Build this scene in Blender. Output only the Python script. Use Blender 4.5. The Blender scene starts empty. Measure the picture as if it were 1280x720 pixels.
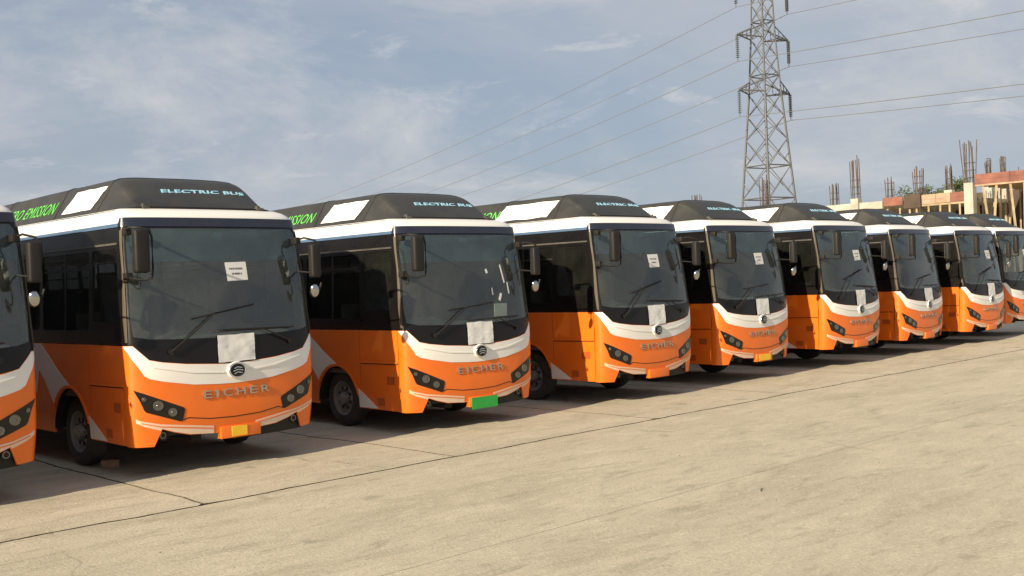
import bpy, bmesh, math, random
from mathutils import Vector, Matrix, noise
from mathutils.geometry import tessellate_polygon

random.seed(7)
R = math.radians
sc = bpy.context.scene
COL = sc.collection

# ------------------------------------------------------------------ camera
CAM_H = 1.935
cam = bpy.data.cameras.new('camera')
cam.sensor_width = 36.0
cam.lens = 36.0 * 1328.6 / 1280.0
cam.clip_start = 0.05
cam.clip_end = 5000.0
camo = bpy.data.objects.new('camera', cam)
COL.objects.link(camo)
camo.matrix_world = (Matrix.Translation((0, 0, CAM_H)) @ Matrix.Rotation(R(90 - 0.379), 4, 'X')
                     @ Matrix.Rotation(R(-2.179), 4, 'Z'))
sc.camera = camo

# ------------------------------------------------------------------ light
ROW = R(44.155)                      # direction of the row of buses
SUN_AZ = ROW + R(9.5) + math.pi     # azimuth of the sun (from +X, ccw)
SUN_EL = R(23.0)
sl = bpy.data.lights.new('sun', 'SUN')
sl.energy = 5.0
sl.angle = R(0.55)
sl.color = (1.0, 0.85, 0.63)
so = bpy.data.objects.new('sun', sl)
COL.objects.link(so)
sdir = Vector((math.cos(SUN_AZ) * math.cos(SUN_EL), math.sin(SUN_AZ) * math.cos(SUN_EL), math.sin(SUN_EL)))
so.rotation_euler = (-sdir).to_track_quat('-Z', 'Y').to_euler()
so.location = (-30, -40, 40)

world = bpy.data.worlds.new('World')
sc.world = world
world.use_nodes = True
wt = world.node_tree
wt.nodes.clear()


def wn(kind, **kw):
    n = wt.nodes.new(kind)
    for k, v in kw.items():
        setattr(n, k, v)
    return n


w_out = wn('ShaderNodeOutputWorld')
w_bg = wn('ShaderNodeBackground')
w_bg.inputs['Strength'].default_value = 0.066
sky = wn('ShaderNodeTexSky')
sky.sky_type = 'NISHITA'
sky.sun_disc = False
sky.sun_elevation = SUN_EL
sky.sun_rotation = math.pi / 2 - SUN_AZ
sky.altitude = 300
sky.air_density = 1.0
sky.dust_density = 2.2
sky.ozone_density = 1.0
geo = wn('ShaderNodeTexCoord')
sep = wn('ShaderNodeSeparateXYZ')
wt.links.new(geo.outputs['Generated'], sep.inputs[0])
mz = wn('ShaderNodeMath', operation='MAXIMUM')
mz.inputs[1].default_value = 0.0
wt.links.new(sep.outputs['Z'], mz.inputs[0])
az = wn('ShaderNodeMath', operation='ADD')
az.inputs[1].default_value = 0.30
wt.links.new(mz.outputs[0], az.inputs[0])
dx = wn('ShaderNodeMath', operation='DIVIDE')
dy = wn('ShaderNodeMath', operation='DIVIDE')
wt.links.new(sep.outputs['X'], dx.inputs[0]); wt.links.new(az.outputs[0], dx.inputs[1])
wt.links.new(sep.outputs['Y'], dy.inputs[0]); wt.links.new(az.outputs[0], dy.inputs[1])
cmb = wn('ShaderNodeCombineXYZ')
wt.links.new(dx.outputs[0], cmb.inputs[0]); wt.links.new(dy.outputs[0], cmb.inputs[1])


def cloud(scale, detail, rough, lo, hi, dist=0.6, off=(0, 0, 0), sx=1.0):
    mp = wn('ShaderNodeMapping')
    mp.inputs['Location'].default_value = off
    mp.inputs['Scale'].default_value = (sx, 1.0, 1.0)
    wt.links.new(cmb.outputs[0], mp.inputs['Vector'])
    nz = wn('ShaderNodeTexNoise')
    nz.inputs['Scale'].default_value = scale
    nz.inputs['Detail'].default_value = detail
    nz.inputs['Roughness'].default_value = rough
    nz.inputs['Distortion'].default_value = dist
    wt.links.new(mp.outputs[0], nz.inputs['Vector'])
    rp = wn('ShaderNodeValToRGB')
    rp.color_ramp.elements[0].position = lo
    rp.color_ramp.elements[1].position = hi
    wt.links.new(nz.outputs['Fac'], rp.inputs[0])
    return rp.outputs['Color']


def wmix(fac, a, b, k=1.0):
    m = wn('ShaderNodeMix', data_type='RGBA')
    ml = wn('ShaderNodeMath', operation='MULTIPLY')
    ml.inputs[1].default_value = k
    if fac is None:
        ml.inputs[0].default_value = 1.0
    else:
        wt.links.new(fac, ml.inputs[0])
    wt.links.new(ml.outputs[0], m.inputs[0])
    for s, v in ((6, a), (7, b)):
        if hasattr(v, 'links'):
            wt.links.new(v, m.inputs[s])
        else:
            m.inputs[s].default_value = v
    return m.outputs[2]


# thin even veil of high cloud, then broken streaks and small bright puffs
c0 = wmix(None, sky.outputs['Color'], (3.7, 4.35, 5.35, 1), 0.74)
c1 = wmix(cloud(0.75, 6, 0.62, 0.40, 0.66, 0.5, (3.1, 1.2, 0), 0.9), c0, (5.2, 5.45, 5.95, 1), 0.85)
cd = wmix(cloud(1.3, 6, 0.6, 0.50, 0.70, 0.6, (9.1, 4.2, 0), 0.8), c1, (3.5, 4.05, 5.0, 1), 0.6)
c2 = wmix(cloud(1.7, 9, 0.66, 0.48, 0.72, 0.4, (0.4, 5.3, 0), 0.85), cd, (6.9, 6.85, 6.85, 1), 0.75)
c3 = wmix(cloud(6.5, 9, 0.65, 0.59, 0.74, 0.3, (7.0, 2.0, 0), 0.8), c2, (7.6, 7.5, 7.4, 1), 0.5)
wt.links.new(c3, w_bg.inputs['Color'])
wt.links.new(w_bg.outputs[0], w_out.inputs['Surface'])

sc.view_settings.view_transform = 'Standard'
sc.view_settings.look = 'None'
sc.view_settings.gamma = 1.0
sc.view_settings.use_curve_mapping = False
sc.view_settings.exposure = 0.58
sc.cycles.max_bounces = 10
sc.cycles.transparent_max_bounces = 24


# ------------------------------------------------------------------ materials
def mat(name, color, rough=0.5, metal=0.0, coat=0.0, spec=0.5, var=0.0, var_scale=6.0, bump=0.0, bump_scale=40.0,
        dust=0.0, dust_col=(0.34, 0.28, 0.2, 1)):
    m = bpy.data.materials.new(name)
    m.use_nodes = True
    nt = m.node_tree
    b = nt.nodes['Principled BSDF']
    b.inputs['Roughness'].default_value = rough
    b.inputs['Metallic'].default_value = metal
    b.inputs['Coat Weight'].default_value = coat
    b.inputs['Coat Roughness'].default_value = 0.08
    b.inputs['Specular IOR Level'].default_value = spec
    col = (*color, 1)
    b.inputs['Base Color'].default_value = col
    tc = nt.nodes.new('ShaderNodeTexCoord')
    src = None
    if var:
        nz = nt.nodes.new('ShaderNodeTexNoise')
        nz.inputs['Scale'].default_value = var_scale
        nz.inputs['Detail'].default_value = 6
        nt.links.new(tc.outputs['Object'], nz.inputs['Vector'])
        rp = nt.nodes.new('ShaderNodeValToRGB')
        rp.color_ramp.elements[0].position = 0.3
        rp.color_ramp.elements[1].position = 0.7
        rp.color_ramp.elements[0].color = (*[c * (1 - var) for c in color], 1)
        rp.color_ramp.elements[1].color = (*[min(1, c * (1 + var)) for c in color], 1)
        nt.links.new(nz.outputs['Fac'], rp.inputs[0])
        src = rp.outputs[0]
    if dust:
        nd = nt.nodes.new('ShaderNodeTexNoise')
        nd.inputs['Scale'].default_value = 3.1
        nd.noise_dimensions = '4D'
        oi = nt.nodes.new('ShaderNodeObjectInfo')
        om = nt.nodes.new('ShaderNodeMath'); om.operation = 'MULTIPLY'; om.inputs[1].default_value = 30.0
        nt.links.new(oi.outputs['Random'], om.inputs[0])
        nt.links.new(om.outputs[0], nd.inputs['W'])
        nd.inputs['Detail'].default_value = 9
        nd.inputs['Roughness'].default_value = 0.7
        nt.links.new(tc.outputs['Object'], nd.inputs['Vector'])
        mr = nt.nodes.new('ShaderNodeMapRange')
        mr.inputs[1].default_value = 0.38
        mr.inputs[2].default_value = 0.75
        mr.inputs[4].default_value = dust
        nt.links.new(nd.outputs['Fac'], mr.inputs[0])
        mx = nt.nodes.new('ShaderNodeMix')
        mx.data_type = 'RGBA'
        mx.inputs[7].default_value = dust_col
        if src:
            nt.links.new(src, mx.inputs[6])
        else:
            mx.inputs[6].default_value = col
        nt.links.new(mr.outputs[0], mx.inputs[0])
        src = mx.outputs[2]
        rr = nt.nodes.new('ShaderNodeMapRange')
        rr.inputs[1].default_value = 0.3
        rr.inputs[2].default_value = 0.75
        rr.inputs[3].default_value = rough
        rr.inputs[4].default_value = min(1, rough + 0.25)
        nt.links.new(nd.outputs['Fac'], rr.inputs[0])
        nt.links.new(rr.outputs[0], b.inputs['Roughness'])
    if src:
        nt.links.new(src, b.inputs['Base Color'])
    if bump:
        nb = nt.nodes.new('ShaderNodeTexNoise')
        nb.inputs['Scale'].default_value = bump_scale
        nb.inputs['Detail'].default_value = 5
        nt.links.new(tc.outputs['Object'], nb.inputs['Vector'])
        bp = nt.nodes.new('ShaderNodeBump')
        bp.inputs['Strength'].default_value = bump
        bp.inputs['Distance'].default_value = 0.02
        nt.links.new(nb.outputs['Fac'], bp.inputs['Height'])
        nt.links.new(bp.outputs[0], b.inputs['Normal'])
    return m


def glass_mat(name, tint, dust=0.05, dust_col=(0.45, 0.44, 0.4, 1), f0=0.045):
    m = bpy.data.materials.new(name)
    m.use_nodes = True
    nt = m.node_tree
    nt.nodes.clear()
    out = nt.nodes.new('ShaderNodeOutputMaterial')
    tr = nt.nodes.new('ShaderNodeBsdfTransparent')
    tr.inputs[0].default_value = (*tint, 1)
    gl = nt.nodes.new('ShaderNodeBsdfGlossy')
    gl.inputs['Roughness'].default_value = 0.025
    lw = nt.nodes.new('ShaderNodeLayerWeight')
    lw.inputs[0].default_value = 0.5
    pw = nt.nodes.new('ShaderNodeMath'); pw.operation = 'POWER'; pw.inputs[1].default_value = 5.0
    ma = nt.nodes.new('ShaderNodeMath'); ma.operation = 'MULTIPLY_ADD'
    ma.inputs[1].default_value = 0.9
    ma.inputs[2].default_value = f0
    nt.links.new(lw.outputs['Facing'], pw.inputs[0])
    nt.links.new(pw.outputs[0], ma.inputs[0])
    mx = nt.nodes.new('ShaderNodeMixShader')
    nt.links.new(ma.outputs[0], mx.inputs[0])
    nt.links.new(tr.outputs[0], mx.inputs[1])
    nt.links.new(gl.outputs[0], mx.inputs[2])
    df = nt.nodes.new('ShaderNodeBsdfDiffuse')
    df.inputs[0].default_value = dust_col
    tc = nt.nodes.new('ShaderNodeTexCoord')
    nz = nt.nodes.new('ShaderNodeTexNoise')
    nz.inputs['Scale'].default_value = 2.3
    nz.noise_dimensions = '4D'
    oi = nt.nodes.new('ShaderNodeObjectInfo')
    om = nt.nodes.new('ShaderNodeMath'); om.operation = 'MULTIPLY'; om.inputs[1].default_value = 30.0
    nt.links.new(oi.outputs['Random'], om.inputs[0])
    nt.links.new(om.outputs[0], nz.inputs['W'])
    nz.inputs['Detail'].default_value = 8
    nz.inputs['Roughness'].default_value = 0.65
    nt.links.new(tc.outputs['Object'], nz.inputs['Vector'])
    mr = nt.nodes.new('ShaderNodeMapRange')
    mr.inputs[1].default_value = 0.3
    mr.inputs[2].default_value = 0.75
    mr.inputs[3].default_value = dust * 0.45
    mr.inputs[4].default_value = dust * 1.5
    nt.links.new(nz.outputs['Fac'], mr.inputs[0])
    m2 = nt.nodes.new('ShaderNodeMixShader')
    nt.links.new(mr.outputs[0], m2.inputs[0])
    nt.links.new(mx.outputs[0], m2.inputs[1])
    nt.links.new(df.outputs[0], m2.inputs[2])
    nt.links.new(m2.outputs[0], out.inputs['Surface'])
    return m


def concrete_ground(name, tint=1.0):
    m = bpy.data.materials.new(name)
    m.use_nodes = True
    nt = m.node_tree
    b = nt.nodes['Principled BSDF']
    b.inputs['Roughness'].default_value = 0.9
    b.inputs['Specular IOR Level'].default_value = 0.25
    g = nt.nodes.new('ShaderNodeNewGeometry')
    rot = nt.nodes.new('ShaderNodeMapping')
    rot.inputs['Rotation'].default_value = (0, 0, -ROW)
    nt.links.new(g.outputs['Position'], rot.inputs['Vector'])

    def nz(scale, det, rough, sx=1.0, sy=1.0, dist=0.0, rz=0.0):
        mp = nt.nodes.new('ShaderNodeMapping')
        mp.inputs['Scale'].default_value = (sx, sy, 1)
        mp.inputs['Rotation'].default_value = (0, 0, rz)
        nt.links.new(rot.outputs[0], mp.inputs['Vector'])
        n = nt.nodes.new('ShaderNodeTexNoise')
        n.inputs['Scale'].default_value = scale
        n.inputs['Detail'].default_value = det
        n.inputs['Roughness'].default_value = rough
        n.inputs['Distortion'].default_value = dist
        nt.links.new(mp.outputs[0], n.inputs['Vector'])
        return n.outputs['Fac']

    def rng(v, a, c, lo, hi):
        r = nt.nodes.new('ShaderNodeMapRange')
        r.inputs[1].default_value = a
        r.inputs[2].default_value = c
        r.inputs[3].default_value = lo
        r.inputs[4].default_value = hi
        nt.links.new(v, r.inputs[0])
        return r.outputs[0]

    def mix(f, a, c):
        x = nt.nodes.new('ShaderNodeMix')
        x.data_type = 'RGBA'
        nt.links.new(f, x.inputs[0])
        for s, v in ((6, a), (7, c)):
            if hasattr(v, 'links'):
                nt.links.new(v, x.inputs[s])
            else:
                x.inputs[s].default_value = v
        return x.outputs[2]
    t = tint
    c = mix(rng(nz(0.35, 6, 0.6, 1, 1, 0.5), 0.35, 0.68, 0, 1), (0.51 * t, 0.45 * t, 0.335 * t, 1), (0.575 * t, 0.508 * t, 0.385 * t, 1))
    # weathering streaks in the direction of traffic
    c = mix(rng(nz(1.1, 9, 0.72, 0.30, 1.2, 0.5, 0.35), 0.48, 0.69, 0, 0.75), c, (0.37 * t, 0.327 * t, 0.23 * t, 1))
    c = mix(rng(nz(3.4, 10, 0.75, 0.32, 1.2, 0.6, -0.25), 0.54, 0.67, 0, 0.65), c, (0.27 * t, 0.237 * t, 0.165 * t, 1))
    # worn pale patches and trowel marks
    c = mix(rng(nz(2.1, 9, 0.74, 0.5, 1.0, 0.5, 0.1), 0.50, 0.68, 0, 0.75), c, (0.67 * t, 0.595 * t, 0.45 * t, 1))
    c = mix(rng(nz(9, 8, 0.72, 0.35, 1.1, 0.4, 0.5), 0.54, 0.70, 0, 0.6), c, (0.33 * t, 0.283 * t, 0.20 * t, 1))
    c = mix(rng(nz(14, 7, 0.7, 0.6, 1.0, 0.2, -0.6), 0.54, 0.70, 0, 0.7), c, (0.70 * t, 0.63 * t, 0.49 * t, 1))
    # short scuffs left by turning tyres
    c = mix(rng(nz(5.5, 10, 0.78, 0.16, 1.6, 0.3, 0.85), 0.61, 0.71, 0, 0.55), c, (0.23 * t, 0.178 * t, 0.125 * t, 1))
    # small dark drips
    c = mix(rng(nz(1.9, 2, 0.4, 1, 1, 0, 1.0), 0.70, 0.76, 0, 0.45), c, (0.17 * t, 0.145 * t, 0.11 * t, 1))
    # aggregate grain
    c = mix(rng(nz(38, 4, 0.75), 0.40, 0.72, 0, 0.50), c, (0.27 * t, 0.235 * t, 0.165 * t, 1))
    c = mix(rng(nz(90, 3, 0.7), 0.50, 0.75, 0, 0.40), c, (0.70 * t, 0.63 * t, 0.49 * t, 1))
    # hairline cracks
    vo = nt.nodes.new('ShaderNodeTexVoronoi')
    vo.feature = 'DISTANCE_TO_EDGE'
    vo.inputs['Scale'].default_value = 0.33
    wv = nt.nodes.new('ShaderNodeTexNoise')
    wv.inputs['Scale'].default_value = 1.7
    wv.inputs['Detail'].default_value = 6
    nt.links.new(rot.outputs[0], wv.inputs['Vector'])
    ad = nt.nodes.new('ShaderNodeMix')
    ad.data_type = 'VECTOR'
    ad.inputs[0].default_value = 0.28
    nt.links.new(rot.outputs[0], ad.inputs[4])
    nt.links.new(wv.outputs['Color'], ad.inputs[5])
    nt.links.new(ad.outputs[1], vo.inputs['Vector'])
    crk = rng(vo.outputs['Distance'], 0.0015, 0.0045, 1, 0)
    pm = nt.nodes.new('ShaderNodeMath'); pm.operation = 'MULTIPLY'
    nt.links.new(crk, pm.inputs[0])
    nt.links.new(rng(nz(0.45, 3, 0.5), 0.52, 0.66, 0, 0.5), pm.inputs[1])
    c = mix(pm.outputs[0], c, (0.16, 0.135, 0.1, 1))
    nt.links.new(c, b.inputs['Base Color'])
    bp = nt.nodes.new('ShaderNodeBump')
    bp.inputs['Strength'].default_value = 0.7
    bp.inputs['Distance'].default_value = 0.014
    hs = nt.nodes.new('ShaderNodeMath'); hs.operation = 'MULTIPLY_ADD'
    hs.inputs[1].default_value = 1.2
    nt.links.new(nz(2.6, 9, 0.72, 0.5, 1.0, 0.7), hs.inputs[0])
    nt.links.new(nz(34, 5, 0.7), hs.inputs[2])
    nt.links.new(hs.outputs[0], bp.inputs['Height'])
    nt.links.new(bp.outputs[0], b.inputs['Normal'])
    return m


M = {}
M['orange'] = mat('orange_paint', (0.82, 0.155, 0.005), 0.30, coat=0.2, var=0.06, var_scale=3, dust=0.26, dust_col=(0.5, 0.21, 0.06, 1))
M['orange_dark'] = mat('orange_trim', (0.42, 0.085, 0.012), 0.45, var=0.08)
M['white'] = mat('white_paint', (0.80, 0.785, 0.74), 0.32, coat=0.25, dust=0.12, dust_col=(0.52, 0.46, 0.36, 1))
M['peach'] = mat('pale_stripe_paint', (0.74, 0.56, 0.42), 0.35, coat=0.2, dust=0.2, dust_col=(0.5, 0.36, 0.24, 1))
M['black'] = mat('black_gloss', (0.007, 0.006, 0.006), 0.2, spec=0.3, dust=0.08, dust_col=(0.04, 0.035, 0.03, 1))
M['pillar'] = mat('pillar_sun_reflection', (0.075, 0.058, 0.036), 0.5, spec=0.35, dust=0.3, dust_col=(0.13, 0.10, 0.065, 1))  # brown stands in for the sun reflected in a gloss black pillar
M['navy'] = mat('navy_band', (0.014, 0.017, 0.035), 0.2, coat=0.3, dust=0.1, dust_col=(0.1, 0.1, 0.11, 1))
M['blue'] = mat('blue_stripe', (0.08, 0.14, 0.24), 0.35, var=0.1)
M['cover'] = mat('charcoal_pod', (0.026, 0.026, 0.024), 0.42, var=0.22, var_scale=2.5, dust=0.4, dust_col=(0.075, 0.07, 0.06, 1), bump=0.12, bump_scale=5)
M['plastic'] = mat('white_sheet', (0.86, 0.86, 0.85), 0.4, bump=0.35, bump_scale=7)
M['paper'] = mat('paper', (0.66, 0.66, 0.64), 0.6, var=0.03, var_scale=9)
M['letter'] = mat('dull_letter_metal', (0.50, 0.47, 0.42), 0.25, metal=0.9)
M['convex'] = mat('convex_mirror', (0.42, 0.43, 0.43), 0.12, metal=1.0)
M['ink'] = mat('ink', (0.03, 0.03, 0.035), 0.7)
M['green_text'] = mat('green_lettering', (0.13, 0.55, 0.09), 0.45)
M['blue_text'] = mat('pale_blue_lettering', (0.34, 0.62, 0.78), 0.45)
M['rubber'] = mat('rubber', (0.018, 0.017, 0.016), 0.75, dust=0.6, dust_col=(0.13, 0.11, 0.085, 1), bump=0.2)
M['rim'] = mat('steel_rim', (0.27, 0.265, 0.25), 0.45, metal=0.5, dust=0.5, dust_col=(0.2, 0.17, 0.13, 1))
M['dark'] = mat('dark_plastic', (0.011, 0.010, 0.0095), 0.5, spec=0.35, dust=0.2, dust_col=(0.05, 0.042, 0.034, 1))
M['trim'] = mat('grey_trim', (0.05, 0.05, 0.047), 0.45, dust=0.3)
M['chrome'] = mat('chrome', (0.72, 0.72, 0.70), 0.18, metal=1.0)
M['lens'] = mat('lamp_lens', (0.17, 0.17, 0.165), 0.12, metal=0.85, coat=0.3)
M['lampblack'] = mat('lamp_housing', (0.009, 0.0075, 0.007), 0.15, spec=0.4)
M['mirror'] = mat('mirror_glass', (0.85, 0.86, 0.86), 0.04, metal=1.0)
M['yellow'] = mat('yellow_plate', (0.85, 0.50, 0.02), 0.45, var=0.05)
M['greenplate'] = mat('green_plate', (0.02, 0.33, 0.045), 0.4, var=0.08)
M['under'] = mat('underbody', (0.014, 0.013, 0.012), 0.85, var=0.3)
M['seat'] = mat('seat_fabric', (0.13, 0.145, 0.17), 0.85, var=0.3, var_scale=9)
M['inner'] = mat('inner_lining', (0.42, 0.42, 0.40), 0.7, var=0.1)
M['dash'] = mat('dashboard_plastic', (0.11, 0.115, 0.11), 0.55, var=0.15)
M['windshield'] = glass_mat('windscreen_glass', (0.80, 0.84, 0.80), 0.05, (0.37, 0.38, 0.33, 1), 0.07)
M['visor'] = glass_mat('sun_strip_glass', (0.42, 0.52, 0.54), 0.11, (0.26, 0.35, 0.37, 1), 0.09)
M['sideglass'] = glass_mat('tinted_side_glass', (0.42, 0.43, 0.42), 0.03, (0.25, 0.24, 0.21, 1), 0.05)
M['doorglass'] = glass_mat('door_glass', (0.60, 0.62, 0.60), 0.025, (0.3, 0.3, 0.26, 1), 0.05)
M['concrete'] = concrete_ground('concrete_slab')
M['dirt'] = mat('joint_dirt', (0.075, 0.06, 0.042), 0.95, var=0.4, var_scale=12)
M['farground'] = concrete_ground('far_ground', 0.85)
M['galv'] = mat('galvanised_steel', (0.135, 0.14, 0.145), 0.6, metal=0.2, var=0.12)
M['insul'] = mat('glass_insulator', (0.07, 0.085, 0.09), 0.25)
M['cable'] = mat('aluminium_cable', (0.16, 0.165, 0.175), 0.55)
M['bconc'] = mat('raw_concrete', (0.40, 0.385, 0.325), 0.85, var=0.22, var_scale=1.6, bump=0.3, bump_scale=14)
M['bdark'] = mat('brown_board_and_shade', (0.075, 0.055, 0.04), 0.9, var=0.25, var_scale=1.6)  # formwork board colour, also the painted shade behind the props
M['plankred'] = mat('red_shuttering', (0.215, 0.085, 0.06), 0.7, var=0.28, var_scale=2.0)
M['planktan'] = mat('tan_shuttering', (0.42, 0.27, 0.185), 0.75, var=0.25, var_scale=2.0)
M['prop'] = mat('timber_prop', (0.40, 0.31, 0.20), 0.8, var=0.25, var_scale=3.0)
M['rebar'] = mat('rusty_rebar', (0.10, 0.075, 0.066), 0.8, var=0.35, var_scale=4.0)
M['stone'] = mat('brick_stone', (0.27, 0.165, 0.095), 0.9, var=0.3, var_scale=14, bump=0.6, bump_scale=30)
M['leaf'] = mat('leaf', (0.075, 0.10, 0.035), 0.6, var=0.35, var_scale=1.5)
M['bark'] = mat('bark', (0.12, 0.09, 0.06), 0.9, var=0.3)
M['bits'] = mat('grit', (0.16, 0.13, 0.09), 0.95, var=0.5, var_scale=5)


# ------------------------------------------------------------------ helpers
def link(name, me, m=None, parent=None):
    o = bpy.data.objects.new(name, me)
    COL.objects.link(o)
    if m:
        me.materials.append(M[m])
    if parent:
        o.parent = parent
    return o


def fin(name, bm, m, parent=None, smooth=None, recalc=True):
    if recalc:
        bmesh.ops.recalc_face_normals(bm, faces=bm.faces)
    if smooth is not None:
        for f in bm.faces:
            f.smooth = True
        for e in bm.edges:
            if len(e.link_faces) == 2 and e.calc_face_angle(0) > R(smooth):
                e.smooth = False
    me = bpy.data.meshes.new(name)
    bm.to_mesh(me)
    bm.free()
    return link(name, me, m, parent)


def tag(o, label, cat, group=None):
    o['label'] = label
    o['category'] = cat
    if group:
        o['group'] = group
    return o


def empty(name, loc=(0, 0, 0), rz=0):
    o = bpy.data.objects.new(name, None)
    COL.objects.link(o)
    o.location = loc
    o.rotation_euler = (0, 0, rz)
    o.empty_display_size = 0.2
    return o


def box(bm, x0, x1, y0, y1, z0, z1, bev=0.0, seg=2):
    vs = [bm.verts.new(p) for p in ((x0, y0, z0), (x1, y0, z0), (x1, y1, z0), (x0, y1, z0),
                                    (x0, y0, z1), (x1, y0, z1), (x1, y1, z1), (x0, y1, z1))]
    fs = [bm.faces.new([vs[i] for i in f]) for f in ((3, 2, 1, 0), (4, 5, 6, 7), (0, 1, 5, 4), (1, 2, 6, 5), (2, 3, 7, 6), (3, 0, 4, 7))]
    if bev:
        es = list({e for f in fs for e in f.edges})
        bmesh.ops.bevel(bm, geom=es, offset=bev, segments=seg, affect='EDGES', profile=0.6)
    return vs


def tube(bm, pts, r, n=8, cap=True):
    pts = [Vector(p) for p in pts]
    rs = r if isinstance(r, (list, tuple)) else [r] * len(pts)
    rings = []
    up = None
    for i, p in enumerate(pts):
        if i == 0:
            d = pts[1] - p
        elif i == len(pts) - 1:
            d = p - pts[i - 1]
        else:
            d = (pts[i + 1] - p).normalized() + (p - pts[i - 1]).normalized()
        d.normalize()
        if up is None:
            up = Vector((0, 0, 1)) if abs(d.z) < 0.9 else Vector((1, 0, 0))
        a = d.cross(up)
        if a.length < 1e-4:
            a = d.orthogonal()
        a.normalize()
        b = d.cross(a).normalized()
        rings.append([bm.verts.new(p + (a * math.cos(2 * math.pi * k / n) + b * math.sin(2 * math.pi * k / n)) * rs[i]) for k in range(n)])
    for i in range(len(rings) - 1):
        for k in range(n):
            bm.faces.new((rings[i][k], rings[i][(k + 1) % n], rings[i + 1][(k + 1) % n], rings[i + 1][k]))
    if cap:
        bm.faces.new(rings[0][::-1])
        bm.faces.new(rings[-1])


def bar(bm, a, b, w):
    tube(bm, [a, b], w * 0.7071, 4)


def lathe(bm, prof, n=32, axis='X', centre=(0, 0, 0), close=True):
    """prof: list of (axial, radius)."""
    c = Vector(centre)
    rings = []
    for ax, r in prof:
        ring = []
        for k in range(n):
            t = 2 * math.pi * k / n
            if axis == 'X':
                v = Vector((ax, r * math.cos(t), r * math.sin(t)))
            elif axis == 'Y':
                v = Vector((r * math.cos(t), ax, r * math.sin(t)))
            else:
                v = Vector((r * math.cos(t), r * math.sin(t), ax))
            ring.append(bm.verts.new(c + v))
        rings.append(ring)
    for i in range(len(rings) - 1):
        for k in range(n):
            bm.faces.new((rings[i][k], rings[i][(k + 1) % n], rings[i + 1][(k + 1) % n], rings[i + 1][k]))
    if close:
        bm.faces.new(rings[0])
        bm.faces.new(rings[-1])


def rowpt(s, t, z=0.0):
    """row frame: s along the row of buses, t towards their rears."""
    c, n = math.cos(ROW), math.sin(ROW)
    return Vector((-3.08 + s * c - t * n, 11.68 + s * n + t * c, z))


# ------------------------------------------------------------------ ground
gm = bpy.data.meshes.new('ground')
S = 900
gm.from_pydata([(-S, -S, -0.03), (S, -S, -0.03), (S, S, -0.03), (-S, S, -0.03)], [], [(0, 1, 2, 3)])
ground = link('ground', gm, 'farground')
ground['kind'] = 'structure'
JT = {}


def jag(key, a, b, amp, step=0.14):
    """irregular joint line between two (s,t) points, same for both neighbours."""
    if key in JT:
        return JT[key]
    n = max(2, int((Vector(b) - Vector(a)).length / step))
    d = (Vector(b) - Vector(a)).normalized()
    nn = Vector((-d.y, d.x))
    out = []
    for i in range(n + 1):
        p = Vector(a).lerp(Vector(b), i / n)
        q = Vector((p.x * 2.1, p.y * 2.1, hash(key) % 97 if not isinstance(key, tuple) else key[1] * 3.7))
        w = noise.noise(q) * amp + noise.noise(q * 3.3) * amp * 0.5 + noise.noise(q * 0.35) * amp * 2.0
        out.append(p + nn * w)
    JT[key] = out
    return out


def slab(loop, m='concrete', z=0.0):
    tri = tessellate_polygon([[Vector((p[0], p[1], 0)) for p in loop]])
    n = len(loop)
    vs = [rowpt(p[0], p[1], z) for p in loop] + [rowpt(p[0], p[1], -0.06) for p in loop]
    fs = [tuple(t) for t in tri]
    # orient up
    out = []
    for t in fs:
        a, b, c = (vs[i] for i in t)
        out.append(t if (b - a).cross(c - a).z > 0 else t[::-1])
    for i in range(n):
        j = (i + 1) % n
        out.append((i, j, n + j, n + i))
    me = bpy.data.meshes.new('concrete_slab')
    me.from_pydata([tuple(v) for v in vs], [], out)
    bm = bmesh.new()
    bm.from_mesh(me)
    bm.normal_update()
    for f in bm.faces:
        if abs(f.normal.z) > 0.5 and f.normal.z < 0:
            f.normal_flip()
    for f in bm.faces:
        f.material_index = 0 if abs(f.normal.z) > 0.5 else 1
    bm.to_mesh(me)
    bm.free()
    o = link('concrete_slab', me, m, ground)
    me.materials.append(M['dirt'])
    return o


S0, S1 = -16.0, 62.0
cuts = [S0, -11.3, -8.0, -4.55, -1.2, 1.84, 5.42, 8.8, 12.2, 15.5, 18.9, 22.2, 25.6, 29.0, 33, 37, 41, 46, 52, S1]
TA = -1.55
front_line = jag(('f', 1), (S0, TA), (S1, TA), 0.024)
second = jag(('f', 2), (S0, -4.78), (S1, -4.78), 0.008)


def seg_line(line, a, b):
    return [p for p in line if a - 1e-6 <= p.x <= b + 1e-6]


for i in range(len(cuts) - 1):
    a, b = cuts[i], cuts[i + 1]
    gap = 0.014
    fl = [Vector((p.x, p.y + 0.024 + 0.022 * noise.noise(Vector((p.x * 5, 3, 1))))) for p in seg_line(front_line, a + 0.05, b - 0.05)]
    tend = 5.2
    jl = [Vector((p.x + gap, p.y)) for p in jag(('c', i), (a, TA + 0.05), (a, tend), 0.03)]
    jr = [Vector((p.x - gap, p.y)) for p in jag(('c', i + 1), (b, TA + 0.05), (b, tend), 0.03)]
    slab(fl + jr + jl[::-1])
    bl = [Vector((a + gap, tend + 0.025)), Vector((b - gap, tend + 0.025)), Vector((b - gap, 16.0)), Vector((a + gap, 16.0))]
    slab(bl)
slab([Vector((p.x, p.y + 0.003)) for p in second] + [Vector((p.x, p.y - 0.016 - 0.010 * noise.noise(Vector((p.x * 4, 9, 1))))) for p in front_line][::-1])
slab([Vector((S0, -8.05)), Vector((S1, -8.05))] + [Vector((p.x, p.y - 0.003)) for p in second][::-1])
slab([Vector((S0, -22)), Vector((S1, -22)), Vector((S1, -8.06)), Vector((S0, -8.06))])
slab([Vector((S0, -60)), Vector((S1, -60)), Vector((S1, -22.01)), Vector((S0, -22.01))])
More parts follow.
